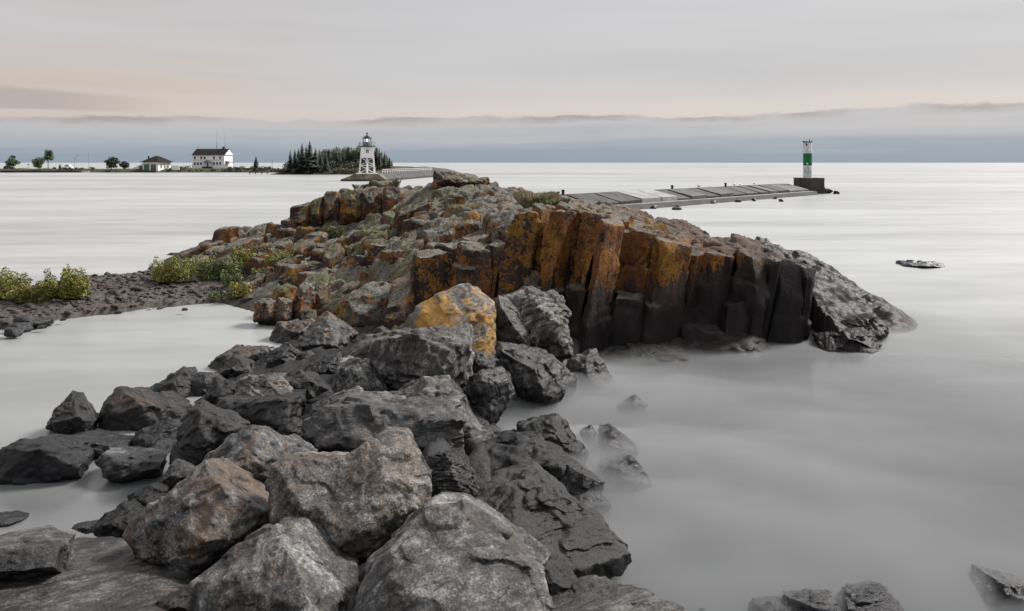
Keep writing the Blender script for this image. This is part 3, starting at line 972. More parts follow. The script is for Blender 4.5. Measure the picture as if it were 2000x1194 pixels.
B('large brown-stained boulder overhanging the cove water with a sloping mottled face', 7.25,
  [(241, 1053), (250, 1020), (325, 965), (371, 925), (403, 915), (441, 937), (487, 979), (521, 1006), (519, 1030), (445, 1080), (385, 1115), (353, 1128), (297, 1118), (258, 1085)],
  [(405, 930, 0.05), (440, 975, 0.32), (330, 1010, 0.30), (400, 1060, 0.42)], (1.05, 0, 0.55, 0.5), 7, tilt=0.55, bump=0.8, sep=26, chip_lo=0.92)
B('peaked boulder with rusty crest behind the two big grey front boulders', 8.35,
  [(360, 940), (380, 918), (417, 877), (450, 849), (473, 839), (490, 840), (515, 853), (552, 888), (560, 960), (540, 1010), (470, 1010), (400, 970)],
  [(480, 850, 0.05), (500, 905, 0.3), (450, 920, 0.35)], (1.4, 0, 0.5, 0.3), 6, tilt=0.5, bump=0.8, sep=26, chip_lo=0.92)
B('saddle-backed pale grey boulder with rust on its right hump', 7.15,
  [(690, 900), (715, 872), (732, 854), (756, 843), (776, 844), (796, 864), (820, 896), (844, 936), (848, 972), (812, 1005), (756, 1055), (708, 1090), (660, 1090), (620, 1060), (600, 1000), (640, 930)],
  [(765, 858, 0.06), (760, 930, 0.30), (700, 980, 0.25), (690, 1040, 0.35)], (1.35, 0, 0.3, 0.3), 7, tilt=0.6, bump=0.7, sep=24, chip_lo=0.93,
  more=[([(520, 1020), (521, 940), (524, 905), (552, 891), (608, 903), (680, 908), (740, 950), (720, 1060), (640, 1085), (580, 1030)], 7.1, [(560, 925, 0.15), (580, 990, 0.28), (640, 1000, 0.2)])])
B('flat lichen-crusted bedrock slab with a dark crack at bottom left corner', 6.2,
  [(-60, 1300), (-60, 1110), (60, 1094), (111, 1100), (148, 1104), (241, 1104), (297, 1127), (362, 1136), (394, 1172), (400, 1300)],
  [(60, 1150, 0.1), (200, 1160, 0.15), (330, 1160, 0.12), (250, 1250, 0.3)], (0.78, 0, 0.03, 0.5), 7, tilt=2.6, thick=0.25, bump=0.55, name='rock_slab', cat='slab')
B('raised lichen-grey block on the flat slab at the photo edge beside the cove', 6.75,
  [(-60, 1120), (-60, 1068), (0, 1060), (28, 1053), (93, 1048), (116, 1057), (113, 1098), (60, 1112)],
  [(20, 1075, 0.15), (100, 1066, 0.15)], (0.8, 0, 0.03, 0.5), 6, tilt=1.6, thick=0.35, bump=0.7, name='rock_slab', cat='slab')
B('dark shadowed stone tucked under the end of the cracked slab', 5.9, [(300, 1210), (306, 1175), (350, 1160), (390, 1165), (396, 1215)], (), (0.25, 0, 0.1, 0.4))
B('banded dark block wedged right of the saddle-backed boulder', 8.0,
  [(822, 905), (826, 898), (876, 886), (900, 888), (916, 912), (930, 950), (926, 985), (900, 1000), (852, 985)], [(880, 912, 0.2), (905, 950, 0.25), (870, 975, 0.25)], (0.72, 0, 0, 1.0), 6, strata=1.6)
B('long dark slab boulder sloping down into mist with a raised rim', 8.1,
  [(905, 1060), (922, 986), (960, 950), (996, 948), (1016, 940), (1044, 940), (1080, 960), (1148, 1016), (1180, 1048), (1232, 1085), (1200, 1135), (1100, 1180), (960, 1130)],
  [(1000, 965, 0.15), (1075, 1005, 0.12), (1140, 1060, 0.25), (990, 1050, 0.4), (1060, 1100, 0.5)], (0.36, 0, 0, 0.5), 7, tilt=0.9, strata=1.0)
B('black humped boulder trailing low into mist, in front of the black pyramid boulder', 10.2,
  [(915, 940), (924, 884), (936, 872), (980, 868), (1020, 868), (1060, 873), (1100, 900), (1124, 932), (1176, 945), (1170, 962), (1060, 968), (940, 960)],
  [(1000, 885, 0.25), (1060, 900, 0.3), (1100, 935, 0.35), (960, 920, 0.35)], (0.17, 0, 0, 0.6), 6, strata=1.2)
B('black pyramid boulder standing in mist with chipped right shoulder', 11.2,
  [(1008, 880), (1012, 844), (1024, 826), (1070, 814), (1096, 818), (1124, 852), (1154, 892), (1150, 915), (1090, 920), (1030, 905)],
  [(1070, 832, 0.2), (1052, 860, 0.35), (1105, 880, 0.3)], (0.16, 0, 0, 0.6), 6)
B('small dark wedge poking from mist, nearest the black pyramid boulder', 11.75, [(1170, 872), (1174, 848), (1200, 840), (1228, 860), (1254, 882), (1210, 900), (1175, 895)], (), (0.42, 0, 0, 0.4), thick=0.8)
B('ridged low rock in mist with pale top and dark right face', 10.7, [(1165, 935), (1176, 914), (1220, 901), (1248, 913), (1278, 948), (1240, 972), (1180, 965)], [(1215, 915, 0.15), (1235, 935, 0.2)], (0.5, 0, 0, 0.6), thick=0.8)
B('low rounded rock half veiled by mist beside the long dark slab', 9.9, [(1104, 985), (1110, 968), (1140, 958), (1164, 964), (1198, 986), (1180, 1005), (1120, 1005)], (), (0.5, 0, 0, 0.5), thick=0.8)
B('faint rock tip in mist behind the black pyramid boulder', 12.1, [(1132, 850), (1140, 838), (1156, 829), (1168, 848), (1160, 862), (1140, 862)], (), (0.4, 0, 0, 0.4), 4)
B('faint flat rock tip in mist near the leaning triangular rock', 14.0, [(1205, 795), (1225, 783), (1250, 779), (1268, 792), (1240, 804)], (), (0.5, 0, 0, 0.4), 4)
B('thin pale stone lying between bottom boulder and long dark slab', 6.9, [(990, 1060), (1000, 1043), (1030, 1052), (1060, 1080), (1085, 1100), (1080, 1130), (1030, 1120)], (), (0.9, 0, 0, 0.8), tilt=1.2)
B('dark jagged stone beside thin pale stone at the mist edge', 6.5, [(1050, 1130), (1064, 1105), (1090, 1112), (1128, 1140), (1135, 1165), (1080, 1175)], (), (0.28, 0, 0, 0.6), tilt=1.0)
B('flat wet rock at bottom edge sloping into mist, right of centre boulder', 6.0, [(1060, 1290), (1068, 1160), (1100, 1146), (1148, 1143), (1180, 1160), (1240, 1182), (1300, 1215), (1290, 1290)], [(1140, 1165, 0.1), (1200, 1200, 0.15)], (0.55, 0, 0, 0.8), 6, tilt=2.2, thick=0.3)
B('tiny dark rock tip in mist at bottom edge', 7.6, [(1360, 1205), (1370, 1190), (1382, 1194), (1388, 1206)], (), (0.2, 0, 0, 0.4), 4)
B('low pale rock tip at bottom edge, smallest of the corner rocks', 7.5, [(1462, 1215), (1480, 1190), (1520, 1188), (1560, 1198), (1560, 1220)], (), (0.6, 0, 0, 0.5), 5)
B('flat-topped wet rock at bottom edge between two paler corner rocks', 7.45, [(1540, 1225), (1552, 1185), (1568, 1172), (1617, 1170), (1650, 1190), (1660, 1225)], [(1600, 1190, 0.2)], (0.5, 0, 0, 0.7), 6, thick=0.5)
B('tallest of the corner rocks, wet block with flat silvery top', 7.6, [(1640, 1215), (1648, 1186), (1662, 1166), (1712, 1157), (1750, 1168), (1760, 1190), (1750, 1215)], [(1680, 1178, 0.2), (1735, 1178, 0.2)], (0.5, 0, 0, 0.7), 6, thick=0.5)
B('low wet slab in front of the tallest corner rock', 7.35, [(1665, 1225), (1675, 1190), (1720, 1181), (1765, 1188), (1780, 1225)], (), (0.55, 0, 0, 0.7), 5)
B('rock with small notched top at the bottom right corner', 7.95, [(1915, 1180), (1926, 1152), (1950, 1137), (1984, 1138), (2030, 1150), (2060, 1190), (1960, 1195)], [(1960, 1160, 0.25)], (0.5, 0, 0, 0.6), 6)
B('dark awash rock far out in mist beyond the headland', 33.2, [(1768, 524), (1775, 514), (1805, 510), (1840, 513), (1852, 522), (1810, 528)], (), (0.3, 0, 0, 0.4), 5)

# --- middle of the pile
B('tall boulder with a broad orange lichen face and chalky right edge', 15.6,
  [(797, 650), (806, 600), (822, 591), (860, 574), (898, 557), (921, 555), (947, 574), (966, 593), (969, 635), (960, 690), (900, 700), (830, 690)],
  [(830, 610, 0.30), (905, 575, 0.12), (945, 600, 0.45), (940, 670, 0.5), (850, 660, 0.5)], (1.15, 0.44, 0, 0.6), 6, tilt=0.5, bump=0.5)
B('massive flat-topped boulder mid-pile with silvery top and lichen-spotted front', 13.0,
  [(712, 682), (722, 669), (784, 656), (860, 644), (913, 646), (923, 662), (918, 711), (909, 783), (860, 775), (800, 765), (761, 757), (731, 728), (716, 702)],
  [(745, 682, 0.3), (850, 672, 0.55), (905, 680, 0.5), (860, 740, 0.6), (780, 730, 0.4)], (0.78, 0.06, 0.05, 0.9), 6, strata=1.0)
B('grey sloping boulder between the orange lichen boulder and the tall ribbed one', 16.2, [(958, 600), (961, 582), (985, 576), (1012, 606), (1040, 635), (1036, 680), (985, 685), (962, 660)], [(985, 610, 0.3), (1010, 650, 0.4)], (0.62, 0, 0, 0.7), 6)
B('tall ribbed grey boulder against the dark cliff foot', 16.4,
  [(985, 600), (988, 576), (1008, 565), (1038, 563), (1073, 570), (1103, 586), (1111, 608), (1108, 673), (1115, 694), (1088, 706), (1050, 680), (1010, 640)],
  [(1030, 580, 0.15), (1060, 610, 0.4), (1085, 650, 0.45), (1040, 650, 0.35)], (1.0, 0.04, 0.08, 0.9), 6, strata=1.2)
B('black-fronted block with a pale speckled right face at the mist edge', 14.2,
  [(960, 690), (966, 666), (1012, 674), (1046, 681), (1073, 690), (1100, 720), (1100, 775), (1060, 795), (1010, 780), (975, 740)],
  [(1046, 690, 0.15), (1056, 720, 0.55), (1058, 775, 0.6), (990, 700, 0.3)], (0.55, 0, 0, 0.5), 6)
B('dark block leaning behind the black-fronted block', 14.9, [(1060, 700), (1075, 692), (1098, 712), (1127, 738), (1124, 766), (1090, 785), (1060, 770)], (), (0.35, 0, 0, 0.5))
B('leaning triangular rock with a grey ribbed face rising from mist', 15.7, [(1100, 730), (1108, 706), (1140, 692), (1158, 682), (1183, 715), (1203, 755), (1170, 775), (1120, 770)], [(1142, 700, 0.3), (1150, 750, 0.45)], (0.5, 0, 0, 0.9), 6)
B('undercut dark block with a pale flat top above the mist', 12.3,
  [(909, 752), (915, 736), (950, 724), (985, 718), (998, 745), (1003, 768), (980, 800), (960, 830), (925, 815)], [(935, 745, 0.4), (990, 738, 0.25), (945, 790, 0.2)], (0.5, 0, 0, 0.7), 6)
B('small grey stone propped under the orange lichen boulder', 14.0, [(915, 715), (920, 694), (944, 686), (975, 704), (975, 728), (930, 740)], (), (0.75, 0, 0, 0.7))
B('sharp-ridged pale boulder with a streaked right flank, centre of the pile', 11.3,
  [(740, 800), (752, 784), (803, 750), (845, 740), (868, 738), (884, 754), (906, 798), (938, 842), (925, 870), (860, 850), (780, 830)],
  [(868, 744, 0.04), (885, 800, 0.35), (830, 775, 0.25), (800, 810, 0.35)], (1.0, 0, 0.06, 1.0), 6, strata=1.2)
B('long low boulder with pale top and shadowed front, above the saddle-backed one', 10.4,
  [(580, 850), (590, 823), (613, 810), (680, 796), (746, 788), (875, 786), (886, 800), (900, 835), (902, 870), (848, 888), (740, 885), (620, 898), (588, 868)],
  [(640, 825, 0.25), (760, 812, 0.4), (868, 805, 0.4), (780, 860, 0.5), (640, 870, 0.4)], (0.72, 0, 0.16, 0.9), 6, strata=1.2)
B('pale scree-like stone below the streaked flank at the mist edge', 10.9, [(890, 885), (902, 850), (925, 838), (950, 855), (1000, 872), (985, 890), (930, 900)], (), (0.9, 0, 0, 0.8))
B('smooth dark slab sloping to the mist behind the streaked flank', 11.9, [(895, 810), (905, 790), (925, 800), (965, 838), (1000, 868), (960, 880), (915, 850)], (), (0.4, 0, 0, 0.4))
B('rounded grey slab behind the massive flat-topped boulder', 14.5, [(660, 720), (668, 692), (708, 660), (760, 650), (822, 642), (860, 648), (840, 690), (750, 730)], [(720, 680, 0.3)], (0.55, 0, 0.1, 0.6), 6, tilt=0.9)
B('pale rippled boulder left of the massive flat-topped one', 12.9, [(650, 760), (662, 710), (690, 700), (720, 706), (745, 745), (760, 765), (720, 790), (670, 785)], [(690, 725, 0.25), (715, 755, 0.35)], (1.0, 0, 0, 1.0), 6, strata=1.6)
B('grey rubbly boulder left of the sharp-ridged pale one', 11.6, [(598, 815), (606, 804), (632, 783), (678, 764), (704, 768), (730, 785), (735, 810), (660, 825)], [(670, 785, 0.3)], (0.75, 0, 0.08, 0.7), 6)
B('small dark stone peeping out beneath the wet cliff foot', 17.0, [(728, 650), (735, 640), (745, 636), (765, 650), (750, 660)], (), (0.3, 0, 0, 0.4), 4)
# --- harbour side of the pile
B('tan boulder with mossy top, farthest of the cove edge boulders', 19.4, [(518, 690), (530, 655), (545, 634), (560, 627), (609, 624), (625, 640), (600, 690), (550, 705)], [(560, 650, 0.3), (590, 650, 0.4)], (0.6, 0.10, 0.75, 0.3), 6)
B('roof-shaped grey boulder with orange flecks near the cliff foot', 18.0, [(575, 675), (581, 656), (610, 632), (632, 618), (660, 627), (700, 655), (690, 680), (655, 702), (615, 700)], [(634, 624, 0.05), (632, 665, 0.45), (660, 672, 0.45), (600, 668, 0.3)], (0.62, 0.14, 0.1, 0.4), 6)
B('black rounded boulder below the tan mossy boulder', 16.6, [(493, 735), (497, 714), (525, 690), (556, 669), (583, 687), (592, 720), (580, 745), (510, 750)], [(545, 695, 0.35)], (0.22, 0, 0.08, 0.6), 6)
B('small round dark stone in the gap under the roof-shaped boulder', 16.6, [(578, 712), (582, 692), (605, 686), (630, 704), (622, 722), (590, 724)], (), (0.35, 0, 0, 0.4))
B('scoop-shaped dark boulder left of the rippled pale one', 15.3, [(592, 740), (594, 716), (625, 708), (655, 690), (668, 690), (672, 715), (640, 750), (600, 755)], [(630, 725, 0.3)], (0.28, 0, 0, 0.5), 6)
B('flat-backed tan boulder on the skyline of the cove edge', 16.9, [(395, 730), (402, 714), (441, 686), (464, 677), (510, 679), (524, 688), (500, 720), (440, 745)], [(450, 705, 0.3)], (0.55, 0, 0.8, 0.4), 6)
B('dark smooth boulder in front of the flat-backed tan one', 15.8, [(405, 745), (424, 722), (455, 696), (488, 708), (494, 735), (450, 755)], [(460, 715, 0.3)], (0.32, 0, 0.05, 0.4))
B('brown-black sloping boulder beneath the dark smooth one', 15.0, [(355, 780), (362, 738), (390, 728), (420, 728), (435, 745), (415, 785), (380, 800)], [(395, 750, 0.3)], (0.30, 0, 0.3, 0.5))
B('ragged dark boulder at the cove edge below the tan skyline', 14.9, [(265, 775), (297, 757), (334, 730), (366, 724), (385, 750), (380, 800), (320, 805)], [(340, 750, 0.3)], (0.30, 0, 0.15, 0.7), 6)
B('narrow brown-topped boulder lying behind the big dome-shaped black one', 14.0, [(285, 790), (315, 764), (345, 785), (366, 812), (345, 828), (300, 810)], (), (0.35, 0, 0.4, 0.4))
B('big dome-shaped black boulder at the cove edge with rusty shoulder', 13.2, [(186, 868), (192, 800), (213, 769), (232, 758), (260, 773), (301, 784), (343, 807), (356, 822), (330, 860), (250, 885), (209, 880)], [(250, 790, 0.35), (300, 810, 0.35), (220, 830, 0.3)], (0.27, 0, 0.30, 0.4), 6, bump=0.8)
B('dark wedge boulder leaning on the big dome-shaped black one', 12.2, [(246, 900), (260, 845), (300, 828), (329, 819), (350, 832), (338, 895), (297, 908)], [(325, 840, 0.2), (290, 870, 0.35)], (0.28, 0, 0, 0.5), 6)
B('lone pyramid rock standing in the cove water', 12.8, [(86, 832), (105, 800), (130, 770), (148, 779), (180, 826), (170, 846), (110, 850)], [(132, 780, 0.05), (150, 815, 0.35), (118, 820, 0.3)], (0.26, 0, 0.12, 0.6), 6)
B('long low black rock in the cove at the photo edge', 10.9, [(-40, 905), (0, 884), (28, 863), (80, 866), (130, 872), (164, 901), (90, 940), (-40, 960)], [(40, 890, 0.25), (110, 890, 0.25)], (0.24, 0, 0, 0.6), 6, thick=0.5)
B('flat black rock in cove water between lone pyramid and pale wet rock', 11.8, [(112, 872), (118, 857), (139, 851), (200, 862), (243, 872), (240, 895), (160, 900)], [(180, 872, 0.2)], (0.24, 0, 0, 0.5))
B('low wet rock with a pale flat top lapped by cove water', 10.8, [(184, 905), (190, 890), (232, 887), (320, 900), (300, 920), (232, 938), (195, 928)], [(230, 905, 0.2)], (0.75, 0, 0, 0.8), 5, tilt=1.3)
B('pointed dark boulder with a white-edged ridge, left of the rusty-crested one', 10.9, [(326, 905), (352, 835), (370, 808), (385, 791), (408, 802), (450, 822), (484, 838), (440, 890), (366, 925)], [(388, 800, 0.05), (410, 850, 0.4), (370, 880, 0.35)], (0.36, 0, 0.05, 0.5), 6)
B('broad dark boulder with overhanging edge behind the pointed one', 12.3, [(404, 815), (408, 800), (455, 780), (500, 778), (552, 775), (590, 790), (584, 825), (530, 865), (470, 845)], [(480, 800, 0.3), (560, 800, 0.35), (530, 840, 0.3)], (0.25, 0, 0, 0.5), 6)
B('twin-ridged grey boulder with streaked faces, harbour side of pile', 13.3, [(446, 792), (465, 760), (487, 737), (510, 745), (538, 737), (560, 755), (582, 778), (560, 800), (480, 800)], [(490, 745, 0.05), (535, 745, 0.1), (500, 785, 0.35), (555, 785, 0.3)], (0.75, 0, 0.08, 1.0), 6, strata=1.3)
B('small black chunk left of the twin-ridged grey boulder', 13.7, [(397, 790), (402, 764), (422, 736), (460, 748), (460, 785), (430, 800)], (), (0.25, 0, 0, 0.6))
B('dark blue-grey boulder right of the twin-ridged one', 13.7, [(540, 755), (543, 735), (575, 728), (605, 737), (625, 760), (655, 768), (640, 800), (590, 805)], [(590, 755, 0.35)], (0.32, 0, 0, 0.7), 6)
B('small dark stone in front of the broad overhanging boulder', 11.2, [(540, 850), (547, 822), (575, 816), (596, 830), (590, 860), (560, 870)], (), (0.32, 0, 0, 0.5))
B('grey wedge stone between rusty-crested boulder and the long low one', 9.4, [(520, 880), (530, 858), (557, 851), (590, 875), (622, 900), (600, 930), (540, 920)], (), (0.75, 0, 0.05, 0.4))
B('black block at cove edge nearest the water, below the brown-stained boulder', 8.5, [(170, 1040), (190, 1015), (246, 979), (285, 998), (275, 1045), (230, 1065)], (), (0.17, 0, 0, 0.4), 6)
B('black stone leaning between cove edge block and brown-stained boulder', 8.9, [(245, 985), (252, 968), (297, 948), (325, 955), (320, 1000), (270, 1010)], (), (0.17, 0, 0, 0.4))
B('rippled dark stone squeezed above the brown-stained boulder', 9.3, [(310, 950), (316, 930), (334, 904), (360, 910), (385, 925), (350, 960)], (), (0.45, 0, 0, 0.9))
B('sliver of dark rock awash beside the cove edge block', 9.1, [(138, 1032), (150, 1026), (178, 1022), (182, 1034), (160, 1040)], (), (0.2, 0, 0, 0.4), 4)
B('pale wave-washed rock in the cove at the photo edge', 9.6, [(-30, 1020), (0, 1010), (30, 1011), (44, 1018), (10, 1030), (-30, 1040)], (), (0.7, 0, 0, 0.6), 4)
B('flat grey rock awash off the harbour tip of the headland', 37.5, [(322, 499), (332, 494), (365, 494), (372, 500), (345, 503)], (), (0.9, 0, 0, 0.5), 4)

# --- rubble fill in the gaps
FILL = [(470, 760, 14.6, .5), (560, 700, 17.4, .6), (640, 680, 17.2, .7), (700, 700, 15.0, .6), (620, 760, 13.2, .6), (700, 780, 12.0, .6), (560, 810, 12.2, .5), (660, 830, 10.9, .6),
        (500, 850, 11.0, .6), (600, 880, 9.6, .6), (440, 830, 11.6, .5), (380, 800, 12.8, .5), (330, 850, 12.0, .5), (420, 930, 9.2, .6), (340, 930, 9.6, .5), (300, 1000, 8.6, .5),
        (860, 870, 9.4, .6), (900, 910, 9.0, .6), (930, 870, 10.6, .5), (880, 1000, 7.2, .6), (920, 780, 12.6, .5), (950, 700, 14.6, .5), (760, 1060, 6.6, .6), (660, 1120, 6.3, .55),
        (700, 1170, 5.8, .4), (540, 1060, 6.8, .6), (900, 960, 8.4, .5), (960, 1010, 7.8, .5), (400, 760, 14.8, .5), (790, 650, 16.4, .5), (1000, 700, 15.4, .5), (870, 700, 14.6, .6)]
frs = np.random.RandomState(5)
for _ in range(34):
    px_, py_ = frs.uniform(380, 720), frs.uniform(650, 800)
    if py_ < 640 + (560 - px_) * 0.62:
        continue
    FILL.append((px_, py_ + 18, float(np.interp(py_, [640, 690, 740, 800], [19.0, 17.0, 14.6, 12.6])), frs.uniform(0.45, 0.75)))
for k, (px, py, Yd, s) in enumerate(FILL):
    c = at(px, py, Yd) - np.array([0, 0, 0.62 * s])
    pts = c + frs.normal(size=(14, 3)) * np.array([0.42, 0.42, 0.30]) * s
    V, f, cc, size = rock_mesh([pts], 4, 300 + k)
    o = put('rubble_stone', mesh_data('rubble_stone', V, f, MAT['boulder'], True), None, cc)
    tag(o, 'small dark rubble stone wedged in a gap between larger boulders', 'stone', 'rubble stones in the gaps of the breakwater')
    o.color = (0.22, 0, 0, 0.5)

# --- bank of packed rubble that carries the pile
by = np.arange(3.5, 21.5, 0.12)
bt = np.linspace(-1.25, 1.25, 70)
XL = np.interp(by, [3.5, 8.6, 11, 12.5, 16, 18, 21], [-2.6, -3.1, -3.9, -5.2, -5.8, -5.3, -5.3])
XR = np.interp(by, [3.5, 8.4, 10.7, 13.2, 14.6, 17.7, 21], [0.5, 0.45, 0.2, -0.6, 0.3, 0.8, 0.8])
HM = np.interp(by, [3.5, 6, 8, 11, 13, 16, 21], [0.9, 0.9, 0.75, 0.45, 0.3, 0.35, 0.2])
T, YB = np.meshgrid(bt, by)
XB = (XL + XR)[:, None] / 2 + T * ((XR - XL)[:, None] / 2)
ZB = HM[:, None] * (1 - T ** 2) - 0.1
pp = np.stack([XB.ravel(), YB.ravel(), ZB.ravel()], 1)
pp[:, 2] += 0.16 * ridged(pp * 1.9, 4)
bank_o = put('breakwater_ground', mesh_data('breakwater_ground', pp, grid_faces(len(bt), len(by)), MAT['rubble'], True))
tag(bank_o, 'dark packed rubble bank under the boulders', kind='structure')
# ------------------------------------------------------------------ gravel spit on the harbour side
gx = np.arange(-34, -6.5, 0.12)
gy = np.arange(18.5, 36, 0.12)
X, Y = np.meshgrid(gx, gy)
x, y = X.ravel(), Y.ravel()
yf = np.interp(x, [-34, -20, -13.5, -12.9, -11.5, -9.9, -7.5, -6.5], [19.0, 19.6, 20.4, 21.8, 23.0, 24.2, 24.5, 24.5])
yb = np.interp(x, [-34, -20, -16, -15, -13, -6.5], [25.5, 26, 27.6, 30.5, 34, 36])
yf = yf + 0.35 * fbm(np.stack([x * 0.6, y * 0, x * 0], 1), 4)
tt = np.clip((y - yf) / np.maximum(yb - yf, 0.5), -0.5, 1.5)
z = 0.36 * np.clip(1 - (2 * tt - 1) ** 2, -0.5, 1) ** 1.0 + 0.05
z = np.where(tt < 0.03, z - 0.16, z)
p3 = np.stack([x, y, x * 0], 1)
z = z + (0.10 * fbm(p3 * 0.5, 3) + 0.045 * ridged(p3 * 2.5, 4) - 0.05)
spit = put('shore', mesh_data('shore', np.stack([x, y, z], 1), grid_faces(len(gx), len(gy)), MAT['gravel'], True))
tag(spit, 'low dark gravel spit between cove and harbour', kind='structure')


def spit_z(px_, py_):
    i = int(np.clip(round((px_ - gx[0]) / 0.12), 0, len(gx) - 1))
    j = int(np.clip(round((py_ - gy[0]) / 0.12), 0, len(gy) - 1))
    return float(z.reshape(X.shape)[j, i])


# loose cobbles, uncountable: one mass
rs = np.random.RandomState(21)
base_v, base_f = ico(1)
GV, GF = [], []
cnt = 0
while cnt < 9000:
    px_ = rs.uniform(-24, -7.2)
    py_ = rs.uniform(19.5, 31)
    zz = spit_z(px_, py_)
    if zz < -0.06 or zz > 0.9 or (height(px_, py_) > 0.35 and px_ > -10):
        continue
    s = 0.022 * (1 + rs.pareto(2.0))
    s = min(s, 0.15)
    vv = base_v * (1 + 0.35 * rs.uniform(-1, 1, size=(len(base_v), 1))) * np.array([1.0, rs.uniform(.5, 1), rs.uniform(.25, .6)]) * s
    a = rs.uniform(0, 6.28)
    ct, st_ = math.cos(a), math.sin(a)
    vv = np.column_stack([vv[:, 0] * ct - vv[:, 1] * st_, vv[:, 0] * st_ + vv[:, 1] * ct, vv[:, 2] + rs.uniform(-0.3, 0.3) * vv[:, 0]])
    GV.append(vv + np.array([px_, py_, zz + 0.2 * s]))
    GF.append(base_f + cnt * len(base_v))
    cnt += 1
gr = put('gravel', mesh_data('gravel', np.vstack(GV), np.vstack(GF), MAT['gravel'], False))
tag(gr, 'loose dark cobbles and slate chips covering the spit', 'gravel', kind='stuff')
# larger stones on the spit
STONES = [(60, 632, 'largest flat dark stone at the near tip of the gravel spit', 70), (35, 640, 'stepped dark stone beside the near tip of the gravel spit', 50), (80, 640, 'small wet stone off the near tip of the gravel spit', 18),
          (22, 652, 'low stone awash at the photo edge by the gravel spit', 40), (215, 556, 'brown slate block lying on the heap of the spit', 36), (190, 566, 'rounded brown stone beside the slate heap on the spit', 30),
          (240, 552, 'tilted slate slab on top of the heap on the spit', 40), (265, 572, 'pale grey stone in the middle of the gravel spit', 30), (310, 568, 'upright dark stone near the leafy shrub on the spit', 32),
          (122, 625, 'tiny dark stone at the cove edge of the spit', 14), (360, 606, 'black round stone at the waterline under the headland blocks', 14), (170, 552, 'flat slate by the far side of the gravel spit', 44), (340, 574, 'brown broken rock where spit meets headland', 40)]
for k, (px, py, lab, wpx) in enumerate(STONES):
    Yd = FPX * (EYE - 0.12) / (py - HORIZ)
    w = wpx * Yd / FPX
    c = at(px, py, Yd)
    c[2] = max(c[2], 0.0) + 0.02
    pts = c + rs.uniform(-1, 1, size=(16, 3)) * np.array([0.5, 0.4, 0.24]) * w
    V, f, cc, size = rock_mesh([pts], 4, 500 + k)
    o = put('shore_stone', mesh_data('shore_stone', V, f, MAT['boulder'], True), None, cc)
    tag(o, lab, 'stone', 'larger stones on the gravel spit')
    o.color = (0.32, 0, 0.15, 0.5)


# ------------------------------------------------------------------ plants
def leaf_cloud(rs, centers, n, size, flat=0.0):
    """n leaf-shaped diamonds spread through a set of (x, y, z, rx, ry, rz) lobes"""
    C = np.array(centers, float)
    w = C[:, 3] * C[:, 4] * C[:, 5]
    idx = rs.choice(len(C), n, p=w / w.sum())
    u = rs.normal(size=(n, 3))
    u /= np.linalg.norm(u, axis=1)[:, None]
    r = rs.uniform(0.35, 1.0, n) ** 0.6
    p = C[idx, :3] + u * r[:, None] * C[idx, 3:]
    a = rs.normal(size=(n, 3))
    a /= np.linalg.norm(a, axis=1)[:, None]
    b = np.cross(a, rs.normal(size=(n, 3)))
    b /= np.linalg.norm(b, axis=1)[:, None] + 1e-9
    s = size * rs.uniform(0.6, 1.3, n)[:, None]
    q = np.stack([p - a * s, p - b * s * 0.5, p + a * s, p + b * s * 0.5], 1).reshape(-1, 3)
    return q, np.arange(4 * n).reshape(n, 4)


def shrub(name, base, w, h, n, mat, label, cat, group, seed, leaf=0.034, spires=12):
    rs = np.random.RandomState(seed)
    root = empty(name, base, label, cat, group)
    lobes, mb = [], MB()
    for k in range(spires):
        bx, by_ = rs.uniform(-0.42, 0.42) * w, rs.uniform(-0.3, 0.3) * w
        hh_ = h * rs.uniform(0.62, 1.0)
        tip = (bx * 1.15, by_ * 1.15, hh_)
        mb.tube((bx * 0.4, by_ * 0.4, -0.08), tip, 0.012 * max(1, h), 0.004, 5)
        for j in range(4):
            fr = 0.2 + 0.24 * j
            rr = w * 0.17 * (1.25 - fr) + 0.04
            lobes.append((bx * (0.4 + 0.75 * fr) + rs.uniform(-.05, .05) * w, by_ * (0.4 + .75 * fr), hh_ * fr, rr, rr, hh_ * 0.19))
        a2 = rs.uniform(0, 6.28)
        mb.tube((bx * 0.8, by_ * 0.8, hh_ * 0.5), (bx + 0.15 * w * math.cos(a2), by_ + 0.15 * w * math.sin(a2), hh_ * 0.85), 0.008, 0.003, 4)
    mb.build('stem', MAT['bark'], root)
    V, f = leaf_cloud(rs, lobes, int(n * 1.7), leaf)
    V[:, 2] = np.maximum(V[:, 2], 0.0)
    put('foliage', mesh_data('foliage', V, f, MAT[mat]), root)
    return root


